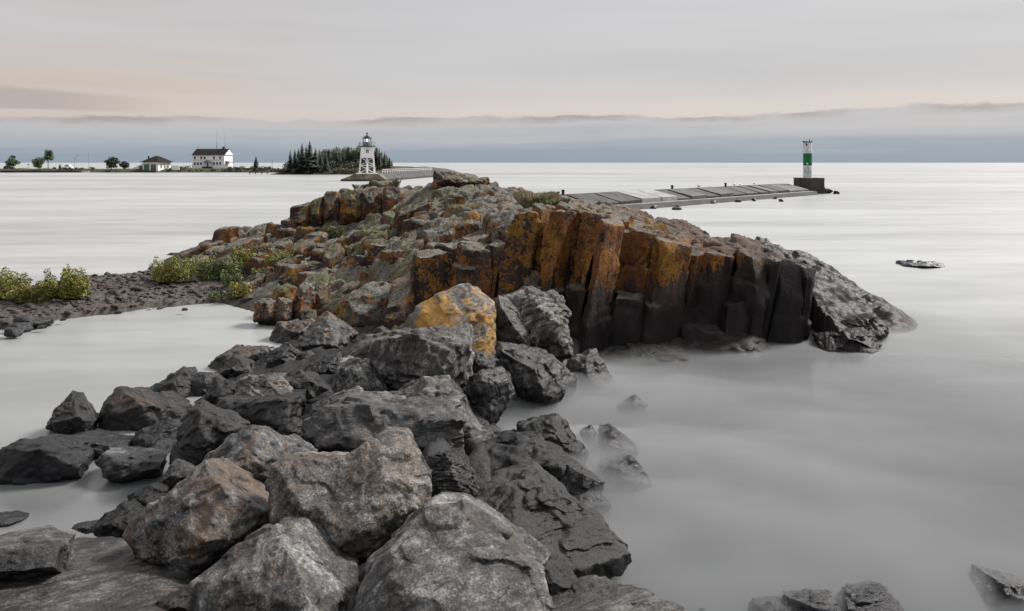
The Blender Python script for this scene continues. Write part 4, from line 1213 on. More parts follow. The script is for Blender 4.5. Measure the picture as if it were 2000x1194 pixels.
G_SH = 'shrubs on the spit and headland flank'
for k, (px, py, Yd, w, h_, n, mat, lab) in enumerate([
        (20, 590, 23.4, 1.9, 0.82, 8200, 'leaf_shrub', 'yellow-green shrub at the photo edge on the gravel spit'),
        (75, 588, 23.4, 1.8, 0.68, 7600, 'leaf_shrub', 'low yellow-green shrub between two taller ones on the spit'),
        (134, 584, 23.6, 1.5, 0.88, 7000, 'leaf_shrub', 'golden upright shrub at the end of the row on the spit'),
        (330, 560, 26.6, 1.8, 0.85, 6000, 'leaf_shrub', 'domed yellow-green shrub where the spit meets the headland'),
        (404, 562, 0, 1.1, 0.95, 2600, 'leaf_shrub_green', 'tall loose green shrub against the dark headland blocks'),
        (440, 545, 0, 1.3, 0.95, 3200, 'leaf_shrub_green', 'feathery green shrub growing up the headland flank'),
        (478, 520, 0, 1.0, 0.70, 2400, 'leaf_shrub', 'rounded golden shrub on the headland flank'),
        (545, 520, 0, 1.2, 0.55, 2600, 'leaf_shrub', 'spreading yellow-green shrub on a headland ledge'),
        (505, 545, 0, 0.6, 0.36, 1100, 'leaf_shrub_green', 'small bright green plant below the ledge shrub'),
        (470, 580, 0, 0.8, 0.5, 1500, 'leaf_shrub', 'straggly yellow plant above the cove waterline'),
        (430, 592, 0, 0.6, 0.34, 1100, 'leaf_shrub_green', 'low green plant at the corner of the cove'),
        (385, 540, 0, 1.0, 0.7, 2200, 'leaf_shrub', 'yellowing bush at the harbour corner of the headland'),
        (455, 560, 0, 0.9, 0.6, 1800, 'leaf_shrub_green', 'green bush on the low blocks above the cove corner'),
        (510, 505, 0, 0.8, 0.5, 1500, 'brush', 'russet bush between the two golden shrubs on the flank'),
        (560, 560, 0, 0.6, 0.35, 900, 'brush', 'russet plant among the orange blocks near the cove'),
        (655, 462, 0, 0.8, 0.45, 1300, 'leaf_shrub_green', 'dark green plant in a cleft below the lichen knob'),
        (700, 420, 0, 0.8, 0.40, 1100, 'leaf_shrub_green', 'green plant in the hollow right of the lichen knob')]):
    if Yd:
        b = at(px, py, Yd)
        b[2] = spit_z(b[0], b[1]) - 0.02
    else:
        b = ground_hit(px, py, 22.0)
    shrub('shrub', b, w, h_, n, mat, lab, 'shrub', G_SH, 60 + k)


def tuft(px, py, Yd, w, h_, n, lab, seed, mat='grass_dry'):
    rs = np.random.RandomState(seed)
    b = ground_hit(px, py, 20.5)
    V, f = [], []
    for i in range(n):
        a = rs.uniform(0, 6.28)
        r0 = w * 0.5 * math.sqrt(rs.uniform())
        bx, by_ = r0 * math.cos(a), r0 * math.sin(a) * 0.6
        hh_ = h_ * rs.uniform(0.5, 1.0)
        lx, ly = bx * 0.8 + rs.normal() * 0.06 * h_ * 3, by_ * 0.8 + rs.normal() * 0.06
        k0 = len(V)
        V += [(bx - 0.006, by_, -0.1), (bx + 0.006, by_, -0.1), (bx + lx * 0.4, by_ + ly * 0.4, hh_ * 0.65), (bx + lx, by_ + ly, hh_)]
        f += [(k0, k0 + 1, k0 + 2), (k0, k0 + 2, k0 + 3)]
    o = put('grass_tuft', mesh_data('grass_tuft', V, f, MAT[mat]), None, b)
    tag(o, lab, 'grass', 'grass tufts on the headland')


tuft(1050, 402, 23.4, 0.85, 0.5, 700, 'big bleached grass tuft on the headland above the orange cliff', 91)
tuft(1085, 402, 23.6, 0.5, 0.22, 300, 'darker low grass tuft right of the big bleached one', 92, 'leaf_shrub_green')
tuft(912, 415, 25.0, 0.8, 0.32, 500, 'wispy pale grass tuft on the grey worn rock', 93)
tuft(775, 366, 34.5, 0.16, 0.5, 60, 'twiggy weed sticking up from the headland top below the lighthouse pier', 94, 'brush')
tuft(702, 368, 35.5, 0.5, 0.24, 60, 'sparse brown weeds along the headland top left of the lighthouse pier', 95, 'brush')


# ------------------------------------------------------------------ far trees
def fir_mesh(seed, H, R, levels=26, per=8, low=0.1):
    rs = np.random.RandomState(seed)
    V, f = [], []
    for k in range(levels):
        t = k / (levels - 1)
        zc = H * (low + (1 - low) * t ** 0.95)
        r = R * (1 - t) ** 0.85 * rs.uniform(0.75, 1.12) + 0.05
        for j in range(per):
            a = rs.uniform(0, 6.28)
            L = r * rs.uniform(0.6, 1.1)
            dx, dy = math.cos(a), math.sin(a)
            for s0, s1, wd in ((0.0, 0.65, 0.20), (0.4, 1.0, 0.16)):
                k0 = len(V)
                w_ = wd * L + min(0.10, 0.02 * H)
                z0, z1 = zc - s0 * L * 0.28, zc - s1 * L * 0.30 + rs.uniform(-.01, .01) * H
                V += [(dx * L * s0, dy * L * s0, z0 + 0.012 * H), (dx * L * (s0 + s1) / 2 - dy * w_, dy * L * (s0 + s1) / 2 + dx * w_, (z0 + z1) / 2 - 0.014 * H),
                      (dx * L * s1, dy * L * s1, z1), (dx * L * (s0 + s1) / 2 + dy * w_, dy * L * (s0 + s1) / 2 - dx * w_, (z0 + z1) / 2 - 0.014 * H)]
                f += [(k0, k0 + 1, k0 + 2, k0 + 3)]
    return np.array(V), np.array(f)


def fir(px, py_base, py_top, Yd, wpx, lab, group, seed, name='fir_tree', mat='fir', per=16):
    b = at(px, py_base, Yd)
    H = (py_base - py_top) * Yd / FPX
    R = wpx * Yd / FPX * 0.72
    root = empty(name, b, lab, 'tree', group)
    V, f = fir_mesh(seed, H, R, per=per)
    put('crown', mesh_data('crown', V, f, MAT[mat]), root)
    MB().tube((0, 0, -0.5), (0, 0, H * 0.97), 0.16, 0.03, 7).build('trunk', MAT['bark'], root)


G_FIR = 'firs on the wooded island'
fir(605, 334, 275, 291, 26, 'tallest dark fir of the island clump', G_FIR, 1)
fir(590, 334, 280, 292, 22, 'second tallest fir, just left of the tallest', G_FIR, 2)
fir(576, 334, 292, 293, 16, 'shorter fir left of the two tallest firs', G_FIR, 3)
fir(567, 334, 293, 294, 13, 'slender outermost fir at the left end of the island clump', G_FIR, 4)
fir(616, 335, 289, 292, 16, 'fir leaning close to the right of the tallest fir', G_FIR, 5)
fir(636, 335, 297, 288, 15, 'small dark fir standing alone before the mixed wood', G_FIR, 6)
fir(583, 334, 290, 296, 18, 'fir filling the gap between the two left firs of the clump', G_FIR, 11)
fir(598, 334, 284, 297, 20, 'fir squeezed between the two tallest of the clump', G_FIR, 12)
fir(626, 335, 301, 294, 16, 'short fir at the right foot of the island clump', G_FIR, 13)
fir(761, 334, 306, 300, 9, 'lowest pointed fir at the lake end of the wood', G_FIR, 14)
fir(751, 334, 296, 300, 10, 'pointed fir just right of the lighthouse', G_FIR, 7)
fir(741, 334, 290, 302, 11, 'fir half hidden behind the lighthouse', G_FIR, 8)
fir(500, 328, 305, 350, 11, 'single small fir between white house and island', None, 9)
fir(117, 330, 320, 355, 6, 'very small fir between the leafy trees and street lamp', None, 10)


def leafy(px, py_base, py_top, Yd, wpx, lab, seed, mat='leaf_green', n=1700, trunk_frac=0.12, group='leafy trees on the far shore', leaf=0.32, name='leafy_tree'):
    rs = np.random.RandomState(seed)
    b = at(px, py_base, Yd)
    H = (py_base - py_top) * Yd / FPX
    W = wpx * Yd / FPX
    root = empty(name, b, lab, 'tree', group)
    mb = MB()
    mb.tube((0, 0, -0.3), (0, 0, H * 0.55), 0.16, 0.09, 7)
    lobes = []
    for k in range(18):
        a = rs.uniform(0, 6.28)
        zc = H * rs.uniform(trunk_frac + 0.12, 0.88)
        rmax = W * 0.5 * math.sqrt(max(0.06, 1 - ((zc / H - 0.55) / 0.5) ** 2))
        q = rs.uniform(0.2, 0.72) * rmax
        lobes.append((q * math.cos(a), q * math.sin(a), zc, rmax * 0.5, rmax * 0.5, H * 0.13))
        mb.tube((0, 0, zc * 0.55), (lobes[-1][0], lobes[-1][1], zc), 0.06, 0.02, 5)
    V, f = leaf_cloud(rs, lobes, n, leaf)
    mb.build('trunk', MAT['bark'], root)
    put('crown', mesh_data('crown', V, f, MAT[mat]), root)


leafy(23, 330, 303, 352, 27, 'round green tree standing alone at the photo edge', 31)
leafy(76, 332, 307, 350, 24, 'bushy green tree at the left of the leaning pair', 32)
leafy(94, 330, 292, 356, 20, 'tallest slim leafy tree beside the bushy green one', 33, trunk_frac=0.4)
leafy(218, 330, 305, 352, 34, 'wide dark spreading tree left of the boathouse', 34, mat='leaf_dark', n=2200, trunk_frac=0.0)
leafy(243, 331, 313, 350, 18, 'dark low tree nearest the boathouse lean-to', 35, mat='leaf_dark', trunk_frac=0.05)

# ------------------------------------------------------------------ far shore, island, islets
def land_strip(name, ctrl, label, mat, seed, kind='structure', res=1.0, cat=None):
    """ctrl: list of (x, y_front, y_back, z_max)"""
    ctrl = np.array(ctrl, float)
    xs = np.arange(ctrl[0, 0], ctrl[-1, 0], res)
    us = np.linspace(0, 1, 26)
    yf_, yb_, zm = (np.interp(xs, ctrl[:, 0], ctrl[:, i]) for i in (1, 2, 3))
    X_, U = np.meshgrid(xs, us)
    Y_ = yf_[None] + (yb_ - yf_)[None] * U
    Z_ = zm[None] * np.clip(np.minimum(U, 1 - U) * 7.0, 0, 1) ** 0.7 - 0.12
    p = np.stack([X_.ravel(), Y_.ravel(), Z_.ravel()], 1)
    p[:, 2] += 0.22 * fbm(p * 0.23 + seed, 4) * np.clip(zm.max() / 1.0, 0.3, 1.2)
    o = put(name, mesh_data(name, p, grid_faces(len(xs), len(us)), MAT[mat], True))
    return tag(o, label, cat, None, kind)


land_strip('far_shore_land', [(-330, 352, 400, 1.6), (-230, 352, 385, 1.7), (-195, 352, 380, 1.6), (-180, 350, 382, 1.7), (-130, 350, 385, 2.0), (-118, 352, 380, 1.6), (-104, 345, 368, 1.4), (-92, 320, 360, 1.3)],
           'far harbour shore with gravel and turf', 'shore_green', 3)
land_strip('island_ground', [(-93, 294, 300, 0.3), (-88, 291, 335, 1.2), (-74, 289, 350, 2.0), (-62, 291, 360, 2.6), (-48, 292, 360, 3.0), (-38, 296, 350, 2.2), (-28, 300, 345, 1.4), (-22, 305, 330, 0.4)],
           'wooded island ground behind the lighthouse', 'shore_green', 5)
land_strip('rock_islet', [(-44, 262, 290, 0.6), (-40, 258, 300, 2.2), (-34, 260, 310, 3.0), (-26, 262, 310, 2.2), (-20, 268, 305, 0.7), (-18, 270, 300, 0.2)],
           'long dark bare rock islet between wooded island and open lake', 'islet', 7, 'thing', 0.6, 'islet')
land_strip('rock_islet', [(-20, 222, 240, 0.2), (-17.5, 218, 246, 1.15), (-14, 220, 248, 1.25), (-12, 224, 246, 0.8), (-10, 230, 242, 0.1)],
           'small flat dark rock islet behind the headland summit', 'islet', 8, 'thing', 0.5, 'islet')

# the wood on the island: one mass of small firs and birches
rs = np.random.RandomState(77)
WV, WF, nb = [], [], 0
fm = [fir_mesh(200 + i, 1.0, 0.15, 22, 8, 0.06) for i in range(4)]
for k in range(230):
    px = rs.uniform(590, 766)
    Yd = rs.uniform(308, 338)
    xw = (px - 1000) / FPX * Yd
    prof = np.interp(px, [590, 622, 640, 665, 700, 735, 752, 768], [304, 296, 291, 289, 287, 290, 301, 318]) + rs.uniform(-3, 7)
    top = EYE + (HORIZ - prof) * Yd / FPX
    zb = 1.0 + (Yd - 300) * 0.05
    Ht = max(2.5, (top - zb) * rs.choice((1.0, 0.95, 0.8)))
    Vv, ff = fm[k % 4]
    Vv = Vv * np.array([Ht * 1.25, Ht * 1.25, Ht]) + np.array([xw, Yd, zb])
    WV.append(Vv)
    WF.append(ff + nb)
    nb += len(Vv)
for k in range(95):
    px = rs.uniform(560, 768)
    Yd = rs.uniform(297, 312)
    xw = (px - 1000) / FPX * Yd
    Ht = rs.uniform(2.5, 5.5) * np.interp(px, [618, 700, 740, 768], [1, 1, 0.8, 0.5])
    V, f = leaf_cloud(rs, [(0, 0, Ht * 0.4, Ht * 0.38, Ht * 0.38, Ht * 0.42), (Ht * .2, 0, Ht * .65, Ht * .25, Ht * .25, Ht * .3)], 160, 0.36)
    WV.append(V + np.array([xw, Yd, 0.8]))
    WF.append(f + nb)
    nb += len(V)
wd = put('island_forest', mesh_data('island_forest', np.vstack(WV), np.vstack(WF), MAT['wood_mass']))
tag(wd, 'mixed dark wood covering the island behind the lighthouse', 'forest', kind='stuff')
# brush along the shores: one mass each
def brush_mass(name, spans, mat, lab, seed, n=70):
    rs = np.random.RandomState(seed)
    WV, WF, nb = [], [], 0
    for (p0, p1, Y0, Y1, zb, h0, h1, cnt_) in spans:
        for _ in range(cnt_):
            px, Yd = rs.uniform(p0, p1), rs.uniform(Y0, Y1)
            Ht = rs.uniform(h0, h1)
            V, f = leaf_cloud(rs, [(0, 0, Ht * 0.4, Ht * 0.7, Ht * 0.6, Ht * 0.5)], n, 0.26)
            WV.append(V + np.array([(px - 1000) / FPX * Yd, Yd, zb]))
            WF.append(f + nb)
            nb += len(V)
    o = put(name, mesh_data(name, np.vstack(WV), np.vstack(WF), MAT[mat]))
    tag(o, lab, 'undergrowth', kind='stuff')


brush_mass('island_undergrowth', [(530, 700, 291, 297, 0.9, 0.7, 2.0, 90), (640, 770, 292, 300, 0.9, 0.8, 2.2, 50)], 'brush', 'brown and green brush along the island waterline', 12)
brush_mass('far_shore_undergrowth', [(100, 205, 352, 360, 1.3, 0.6, 1.5, 22), (322, 372, 352, 366, 1.3, 0.8, 2.2, 16), (443, 530, 350, 362, 1.3, 0.8, 2.0, 38), (325, 500, 350, 353, 0.8, 0.3, 0.8, 40)], 'leaf_dark', 'dark brush along the far harbour shore', 13)
# ------------------------------------------------------------------ lighthouse breakwater (harbour side)
LB = empty('concrete_breakwater', (-36.0, 186.0, 0.0), 'sloping grey concrete breakwater carrying the white lighthouse', 'breakwater')
bo = np.array(LB.location)
# cross sections from the near end: (left foot, left top, right top, right foot) at given Y, then bends away
secs = [(186.0, -41.4, -38.2, -32.6, -30.6), (190.0, -41.6, -38.4, -32.4, -30.3), (215.0, -38.5, -35.6, -29.6, -27.6), (250.0, -33.6, -30.8, -25.4, -23.6)]
def sec_pts(s, zt=1.75):
    Yq, lf, lt, rt, rf = s
    return [(lf, Yq, 0.45), (lt, Yq + 0.8, zt), (rt, Yq + 0.8, zt), (rf, Yq, 0.45)]
for a, b in zip(secs[:-1], secs[1:]):
    nseg = max(1, int((b[0] - a[0]) / 6))
    for k in range(nseg):
        s0 = [a[i] + (b[i] - a[i]) * k / nseg for i in range(5)]
        s1 = [a[i] + (b[i] - a[i]) * (k + 1) / nseg for i in range(5)]
        s1[0] -= 0.06
        P0, P1 = sec_pts(s0), sec_pts(s1)
        v = [np.array(q) - bo for q in P0 + P1]
        me = mesh_data('slab', v, [(0, 1, 2, 3), (7, 6, 5, 4), (1, 5, 6, 2), (0, 4, 5, 1), (2, 6, 7, 3), (3, 7, 4, 0)], MAT['concrete_stained' if s0[0] < 190 else 'concrete'])
        put('slab', me, LB)
mb = MB()
for a, b in zip(secs[:-1], secs[1:]):
    lo = [(a[1] - .1, a[0] - .05, -0.6), (a[4] + .1, a[0] - .05, -0.6), (b[4] + .1, b[0] - .05, -0.6), (b[1] - .1, b[0] - .05, -0.6)]
    hi = [(q[0], q[1], 0.44) for q in lo]
    mb.hexa([np.array(q) - bo for q in lo], [np.array(q) - bo for q in hi])
mb.build('footing', MAT['concrete_dark'], LB)

RL = empty('pipe_railing', (-32.5, 192.0, 1.75), 'pale pipe railing along the walkway behind the lighthouse', 'railing')
ro = np.array(RL.location)
def rail_pt(t):
    Yq = 192 + (248 - 192) * t
    return np.array([np.interp(Yq, [190, 215, 250], [-32.6, -29.8, -25.6]), Yq, 1.75])
for k in range(25):
    p = rail_pt(k / 24) - ro
    MB().tube(p - np.array([0, 0, 0.1]), p + np.array([0, 0, 1.05]), 0.085, n=6).build('post', MAT['white_paint'], RL)
for hz in (0.55, 1.03):
    mb = MB()
    for k in range(24):
        mb.tube(rail_pt(k / 24) - ro + np.array([0, 0, hz]), rail_pt((k + 1) / 24) - ro + np.array([0, 0, hz]), 0.05, n=5)
    mb.build('rail', MAT['white_paint'], RL)

LX, LY, LZ = -36.05, 191.0, 1.78
LH = empty('lighthouse', (LX, LY, LZ), 'white skeleton-frame lighthouse with enclosed upper room and black lantern roof', 'lighthouse', rz=math.radians(14))
MB().box(-2.6, 2.6, -2.6, 2.6, -0.05, 0.12).build('plinth', MAT['white_paint'], LH)
def half(z):
    return 1.85 - (1.85 - 1.33) * z / 6.7
for sx in (-1, 1):
    for sy in (-1, 1):
        MB().tube((sx * half(0), sy * half(0), 0.1), (sx * half(6.6), sy * half(6.6), 6.6), 0.11, 0.10, 8).build('leg', MAT['white_paint'], LH)
for z_ in (2.05, 4.0):
    for k in range(4):
        c0 = [(-1, -1), (1, -1), (1, 1), (-1, 1)][k]
        c1 = [(-1, -1), (1, -1), (1, 1), (-1, 1)][(k + 1) % 4]
        hh_ = half(z_)
        MB().tube((c0[0] * hh_, c0[1] * hh_, z_), (c1[0] * hh_, c1[1] * hh_, z_), 0.11, n=6).build('girt', MAT['white_paint'], LH)
for (z0, z1) in ((0.15, 2.05), (2.05, 4.0)):
    for k in range(4):
        c0 = [(-1, -1), (1, -1), (1, 1), (-1, 1)][k]
        c1 = [(-1, -1), (1, -1), (1, 1), (-1, 1)][(k + 1) % 4]
        for a, b in ((c0, c1), (c1, c0)):
            MB().tube((a[0] * half(z0), a[1] * half(z0), z0), (b[0] * half(z1), b[1] * half(z1), z1), 0.04, n=5).build('brace', MAT['white_paint'], LH)
MB().tube((0, 0, 0.1), (0, 0, 4.1), 0.28, n=10).build('stair_shaft', MAT['white_paint'], LH)
h0, h1 = half(4.05) + 0.08, half(6.65) + 0.08
room = MB().hexa([(-h0, -h0, 4.05), (h0, -h0, 4.05), (h0, h0, 4.05), (-h0, h0, 4.05)], [(-h1, -h1, 6.65), (h1, -h1, 6.65), (h1, h1, 6.65), (-h1, h1, 6.65)]).build('watch_room', MAT['white_siding'], LH)
wz = 5.55
hw = half(wz) + 0.09
win = MB().box(-0.33, 0.33, -hw - 0.06, -hw + 0.05, wz - 0.38, wz + 0.38).build('window', MAT['window_dark'], room)
mb = MB().box(-0.33, 0.33, -hw - 0.09, -hw - 0.05, wz - 0.03, wz + 0.03)
mb.box(-0.03, 0.03, -hw - 0.09, -hw - 0.052, wz - 0.38, wz + 0.38).build('glazing_bar', MAT['white_paint'], room)
MB().lathe([(2.05, 6.66), (2.1, 6.7), (2.1, 6.86), (2.0, 6.9)], 8).build('gallery', MAT['black_metal'], LH)
for k in range(4):
    a = math.radians(45 + 90 * k)
    MB().tube((1.35 * math.cos(a) * 1.2, 1.35 * math.sin(a) * 1.2, 6.1), (2.3 * math.cos(a) * .87, 2.3 * math.sin(a) * .87, 6.66), 0.08, n=5).build('bracket', MAT['white_paint'], LH)
for k in range(12):
    a = math.radians(30 * k)
    MB().tube((2.0 * math.cos(a), 2.0 * math.sin(a), 6.88), (2.0 * math.cos(a), 2.0 * math.sin(a), 7.85), 0.04, n=5).build('post', MAT['black_metal'], LH)
for z_ in (7.35, 7.84):
    mb = MB()
    for k in range(12):
        a, b = math.radians(30 * k), math.radians(30 * k + 30)
        mb.tube((2.0 * math.cos(a), 2.0 * math.sin(a), z_), (2.0 * math.cos(b), 2.0 * math.sin(b), z_), 0.035, n=5)
    mb.build('gallery_rail', MAT['grey_metal'], LH)
MB().lathe([(1.0, 6.9), (1.0, 7.75)], 10).build('lantern_wall', MAT['grey_metal'], LH)
for k in range(10):
    a = math.radians(36 * k)
    MB().tube((0.98 * math.cos(a), 0.98 * math.sin(a), 7.74), (0.98 * math.cos(a), 0.98 * math.sin(a), 8.75), 0.035, n=5).build('mullion', MAT['black_metal'], LH)
glass_m, gt, gb = material('lantern_glass')
gb.inputs['Base Color'].default_value = (0.9, 0.92, 0.95, 1)
gb.inputs['Alpha'].default_value = 0.22
gb.inputs['Roughness'].default_value = 0.08
for k in range(10):
    a, b = math.radians(36 * k), math.radians(36 * k + 36)
    me = mesh_data('pane', [(0.95 * math.cos(a), 0.95 * math.sin(a), 7.76), (0.95 * math.cos(b), 0.95 * math.sin(b), 7.76), (0.95 * math.cos(b), 0.95 * math.sin(b), 8.74), (0.95 * math.cos(a), 0.95 * math.sin(a), 8.74)], [(0, 1, 2, 3)], glass_m)
    put('pane', me, LH)
lamp_m, ltn, lb = material('lit_lamp')
lb.inputs['Emission Color'].default_value = (1, 0.98, 0.92, 1)
lb.inputs['Emission Strength'].default_value = 2.5
MB().lathe([(0.02, 8.05), (0.16, 8.12), (0.19, 8.25), (0.16, 8.38), (0.02, 8.45)], 10).build('lamp', lamp_m, LH, smooth=True)
MB().tube((0, 0, 7.75), (0, 0, 8.06), 0.09, n=8).build('lamp_stand', MAT['black_metal'], LH)
rf = MB().lathe([(1.22, 8.72), (1.22, 8.80), (0.75, 9.15), (0.25, 9.45), (0.12, 9.6)], 10).build('lantern_roof', MAT['black_metal'], LH)
MB().lathe([(0.11, 9.58), (0.10, 9.75), (0.22, 9.85), (0.25, 9.98), (0.18, 10.1), (0.05, 10.16), (0.03, 10.5)], 10).build('vent_ball', MAT['black_metal'], rf)
MB().box(1.55, 2.0, -1.9, -1.6, 6.95, 7.75).build('horn_box', MAT['white_paint'], LH)

# ------------------------------------------------------------------ green-banded beacon pier (lake side)
A0, A1 = np.array([4.0, 66.0]), np.array([40.8, 106.6])       # foot of the sloping apron
dirv = (A1 - A0) / np.linalg.norm(A1 - A0)
perp = np.array([-dirv[1], dirv[0]])
LEN = np.linalg.norm(A1 - A0)
PR = empty('concrete_pier', (A0[0], A0[1], 0.0), 'long pier of sloping concrete slabs leading to the green-banded beacon', 'pier')
po = np.array(PR.location)
def pp_(s, w, z_):
    q = A0 + dirv * s + perp * w
    return np.array([q[0], q[1], z_]) - po
rnd = random.Random(4)
cuts = [0.0, 5.0, 9.5, 13.2, 17.0, 20.2, 23.2, 26.6, 29.8, 33.2, 36.6, 40.2, 43.2, 46.2, 49.4, LEN + 1.5]
ABUT = 1.52
for k in range(len(cuts) - 1):
    s0, s1 = cuts[k] + 0.07, cuts[k + 1] - 0.07
    dz = rnd.uniform(-0.10, 0.10)
    tw = rnd.uniform(-0.08, 0.08)
    pale = k in (3, 4)
    if pale:
        dz, tw = 0.16, 0.0
    lo = [pp_(s0, 0.1, 0.35), pp_(s1, 0.1, 0.35), pp_(s1, 3.3, 0.35), pp_(s0, 3.3, 0.35)]
    hi = [pp_(s0, 0.12, 0.80 + dz), pp_(s1, 0.12, 0.80 + dz + tw), pp_(s1, 3.1, ABUT + dz * 0.4 + tw), pp_(s0, 3.1, ABUT + dz * 0.4)]
    o = MB().hexa(lo, hi).build('slab', MAT['concrete_pale' if pale else rnd.choice(('concrete', 'concrete_b', 'concrete_c'))], PR)
MB().hexa([pp_(-2, 3.12, -0.5), pp_(LEN + 1.5, 3.12, -0.5), pp_(LEN + 1.5, 4.6, -0.5), pp_(-2, 4.6, -0.5)],
          [pp_(-2, 3.12, ABUT - .03), pp_(LEN + 1.5, 3.12, ABUT - .03), pp_(LEN + 1.5, 4.6, ABUT - .05), pp_(-2, 4.6, ABUT - .05)]).build('deck', MAT['concrete'], PR)
MB().hexa([pp_(-2, -1.3, -0.5), pp_(LEN + 2, -1.3, -0.5), pp_(LEN + 2, 3.1, -0.5), pp_(-2, 3.1, -0.5)],
          [pp_(-2, -0.75, 0.46), pp_(LEN + 2, -0.75, 0.46), pp_(LEN + 2, 3.1, 0.46), pp_(-2, 3.1, 0.46)]).build('footing', MAT['concrete_c'], PR)
MB().hexa([pp_(-2, -0.72, 0.462), pp_(LEN + 1.6, -0.72, 0.462), pp_(LEN + 1.6, 0.06, 0.462), pp_(-2, 0.06, 0.462)],
          [pp_(-2, -0.72, 0.52), pp_(LEN + 1.6, -0.72, 0.52), pp_(LEN + 1.6, 0.06, 0.52), pp_(-2, 0.06, 0.52)]).build('ledge', MAT['concrete_pale'], PR)
for k, (s, lab) in enumerate(((5.3, 'short mooring bollard at the headland end of the pier'), (25.2, 'short mooring bollard midway along the pier'), (38.2, 'short mooring bollard nearest the beacon on the pier'))):
    q = pp_(s, 3.7, ABUT - 0.06) + po
    o = MB().lathe([(0.15, 0), (0.14, 0.1), (0.12, 0.32), (0.16, 0.36), (0.16, 0.46), (0.10, 0.5)], 10).build('bollard', MAT['black_metal'], None, q)
    tag(o, lab, 'bollard', 'bollards on the pier')

BX, BY = 43.1, 112.0
BK = empty('beacon_base', (BX + 0.2, BY, 0.0), 'dark concrete block under the green-banded beacon', 'base')
BK.name = 'concrete_block'
BK['category'] = 'block'
BK.rotation_euler = (0, 0, math.radians(16))
MB().box(-1.5, 1.5, -1.5, 1.5, -0.5, 2.3).build('block_body', MAT['concrete_dark'], BK)
MB().hexa([(1.51, -1.45, -0.3), (2.2, -1.45, -0.3), (2.2, 1.45, -0.3), (1.51, 1.45, -0.3)], [(1.51, -1.45, 1.1), (1.75, -1.45, 0.6), (1.75, 1.45, 0.6), (1.51, 1.45, 1.1)]).build('buttress', MAT['concrete'], BK)
BT = empty('beacon_tower', (BX, BY, 2.3), 'white cylindrical beacon tower with a green band', 'beacon')
R = 0.61
BT_low = MB().lathe([(R + .02, 0.0), (R, 0.04), (R, 1.78)], 28).build('lower_shaft', MAT['peeling_paint'], BT, smooth=False)
MB().lathe([(R + 0.004, 1.785), (R + 0.004, 3.55)], 28).build('green_band', MAT['green_paint'], BT)
MB().lathe([(R, 3.555), (R, 5.1)], 28).build('upper_shaft', MAT['peeling_paint'], BT)
MB().lathe([(R + 0.05, 5.11), (R + 0.05, 5.2), (0.45, 5.23), (0.42, 5.32)], 20).build('cap', MAT['grey_metal'], BT)
for k in range(9):
    a = math.radians(40 * k)
    MB().box(-0.06, 0.06, -0.03, 0.03, 5.12, 5.38).build('crown_block', MAT['black_metal'], BT, (0.6 * math.cos(a), 0.6 * math.sin(a), 0), a)
MB().tube((0.25, -0.1, 5.3), (0.25, -0.1, 5.62), 0.05, n=6).build('lamp', MAT['black_metal'], BT)
MB().box(-0.42, -0.26, -0.62, -0.5, 4.68, 4.95).build('small_light', MAT['black_metal'], BT)
MB().box(-0.36, -0.18, -0.66, -0.5, 1.95, 2.15).build('number_plate', MAT['white_paint'], BT)
# painted scrawl on the lower shaft
grs = random.Random(9)
mb = MB()
for k in range(26):
    a = math.radians(grs.uniform(215, 322))
    z0 = grs.uniform(0.55, 1.55)
    da, dz = grs.uniform(-0.16, 0.16), grs.uniform(-0.28, 0.28)
    rr = R + 0.006
    n_ = 5
    for j in range(n_):
        t0, t1 = j / n_, (j + 1) / n_
        bow = lambda t: 0.10 * math.sin(3.14 * t)
        mb.tube((rr * math.cos(a + da * t0 + bow(t0)), rr * math.sin(a + da * t0 + bow(t0)), z0 + dz * t0), (rr * math.cos(a + da * t1 + bow(t1)), rr * math.sin(a + da * t1 + bow(t1)), z0 + dz * t1), 0.014, n=4)
mb.build('graffiti', MAT['ink'], BT)

# rocks at the foot of the pier
for k, (px, py, w, lab) in enumerate(((1574, 376, 14, 'black pointed rock at the pier foot below the beacon'), (1612, 376, 24, 'flat rock trailing off the end of the beacon pier'), (1632, 377, 14, 'last low rock beyond the end of the beacon pier'),
                                      (1390, 396, 16, 'dark rock in mist at the pier foot, widest of those midway'), (1414, 391, 15, 'rock leaning on the pier footing midway along'), (1442, 393, 14, 'pale-topped rock in mist beside the midway pier rocks'),
                                      (1474, 391, 12, 'small rounded rock in mist off the pier'), (1512, 387, 12, 'pointed rock in mist towards the beacon end'), (1526, 392, 10, 'low rock farthest out in mist before the beacon'),
                                      (1280, 406, 15, 'dark rock in mist near the headland end of the pier'), (1322, 408, 22, 'flat rock barely showing near the headland end of the pier'))):
    Yd = FPX * EYE / (py - HORIZ + 2)
    c = at(px, py, Yd)
    c[2] = 0.12
    wm = w * Yd / FPX
    frs = np.random.RandomState(700 + k)
    pts = c + frs.uniform(-1, 1, size=(14, 3)) * np.array([0.5, 0.5, 0.36]) * wm
    V, f, cc, size = rock_mesh([pts], 4, 700 + k)
    o = put('pier_rock', mesh_data('pier_rock', V, f, MAT['boulder'], True), None, cc)
    tag(o, lab, 'rock', 'rocks along the pier foot')
    o.color = (0.3, 0, 0, 0.5)

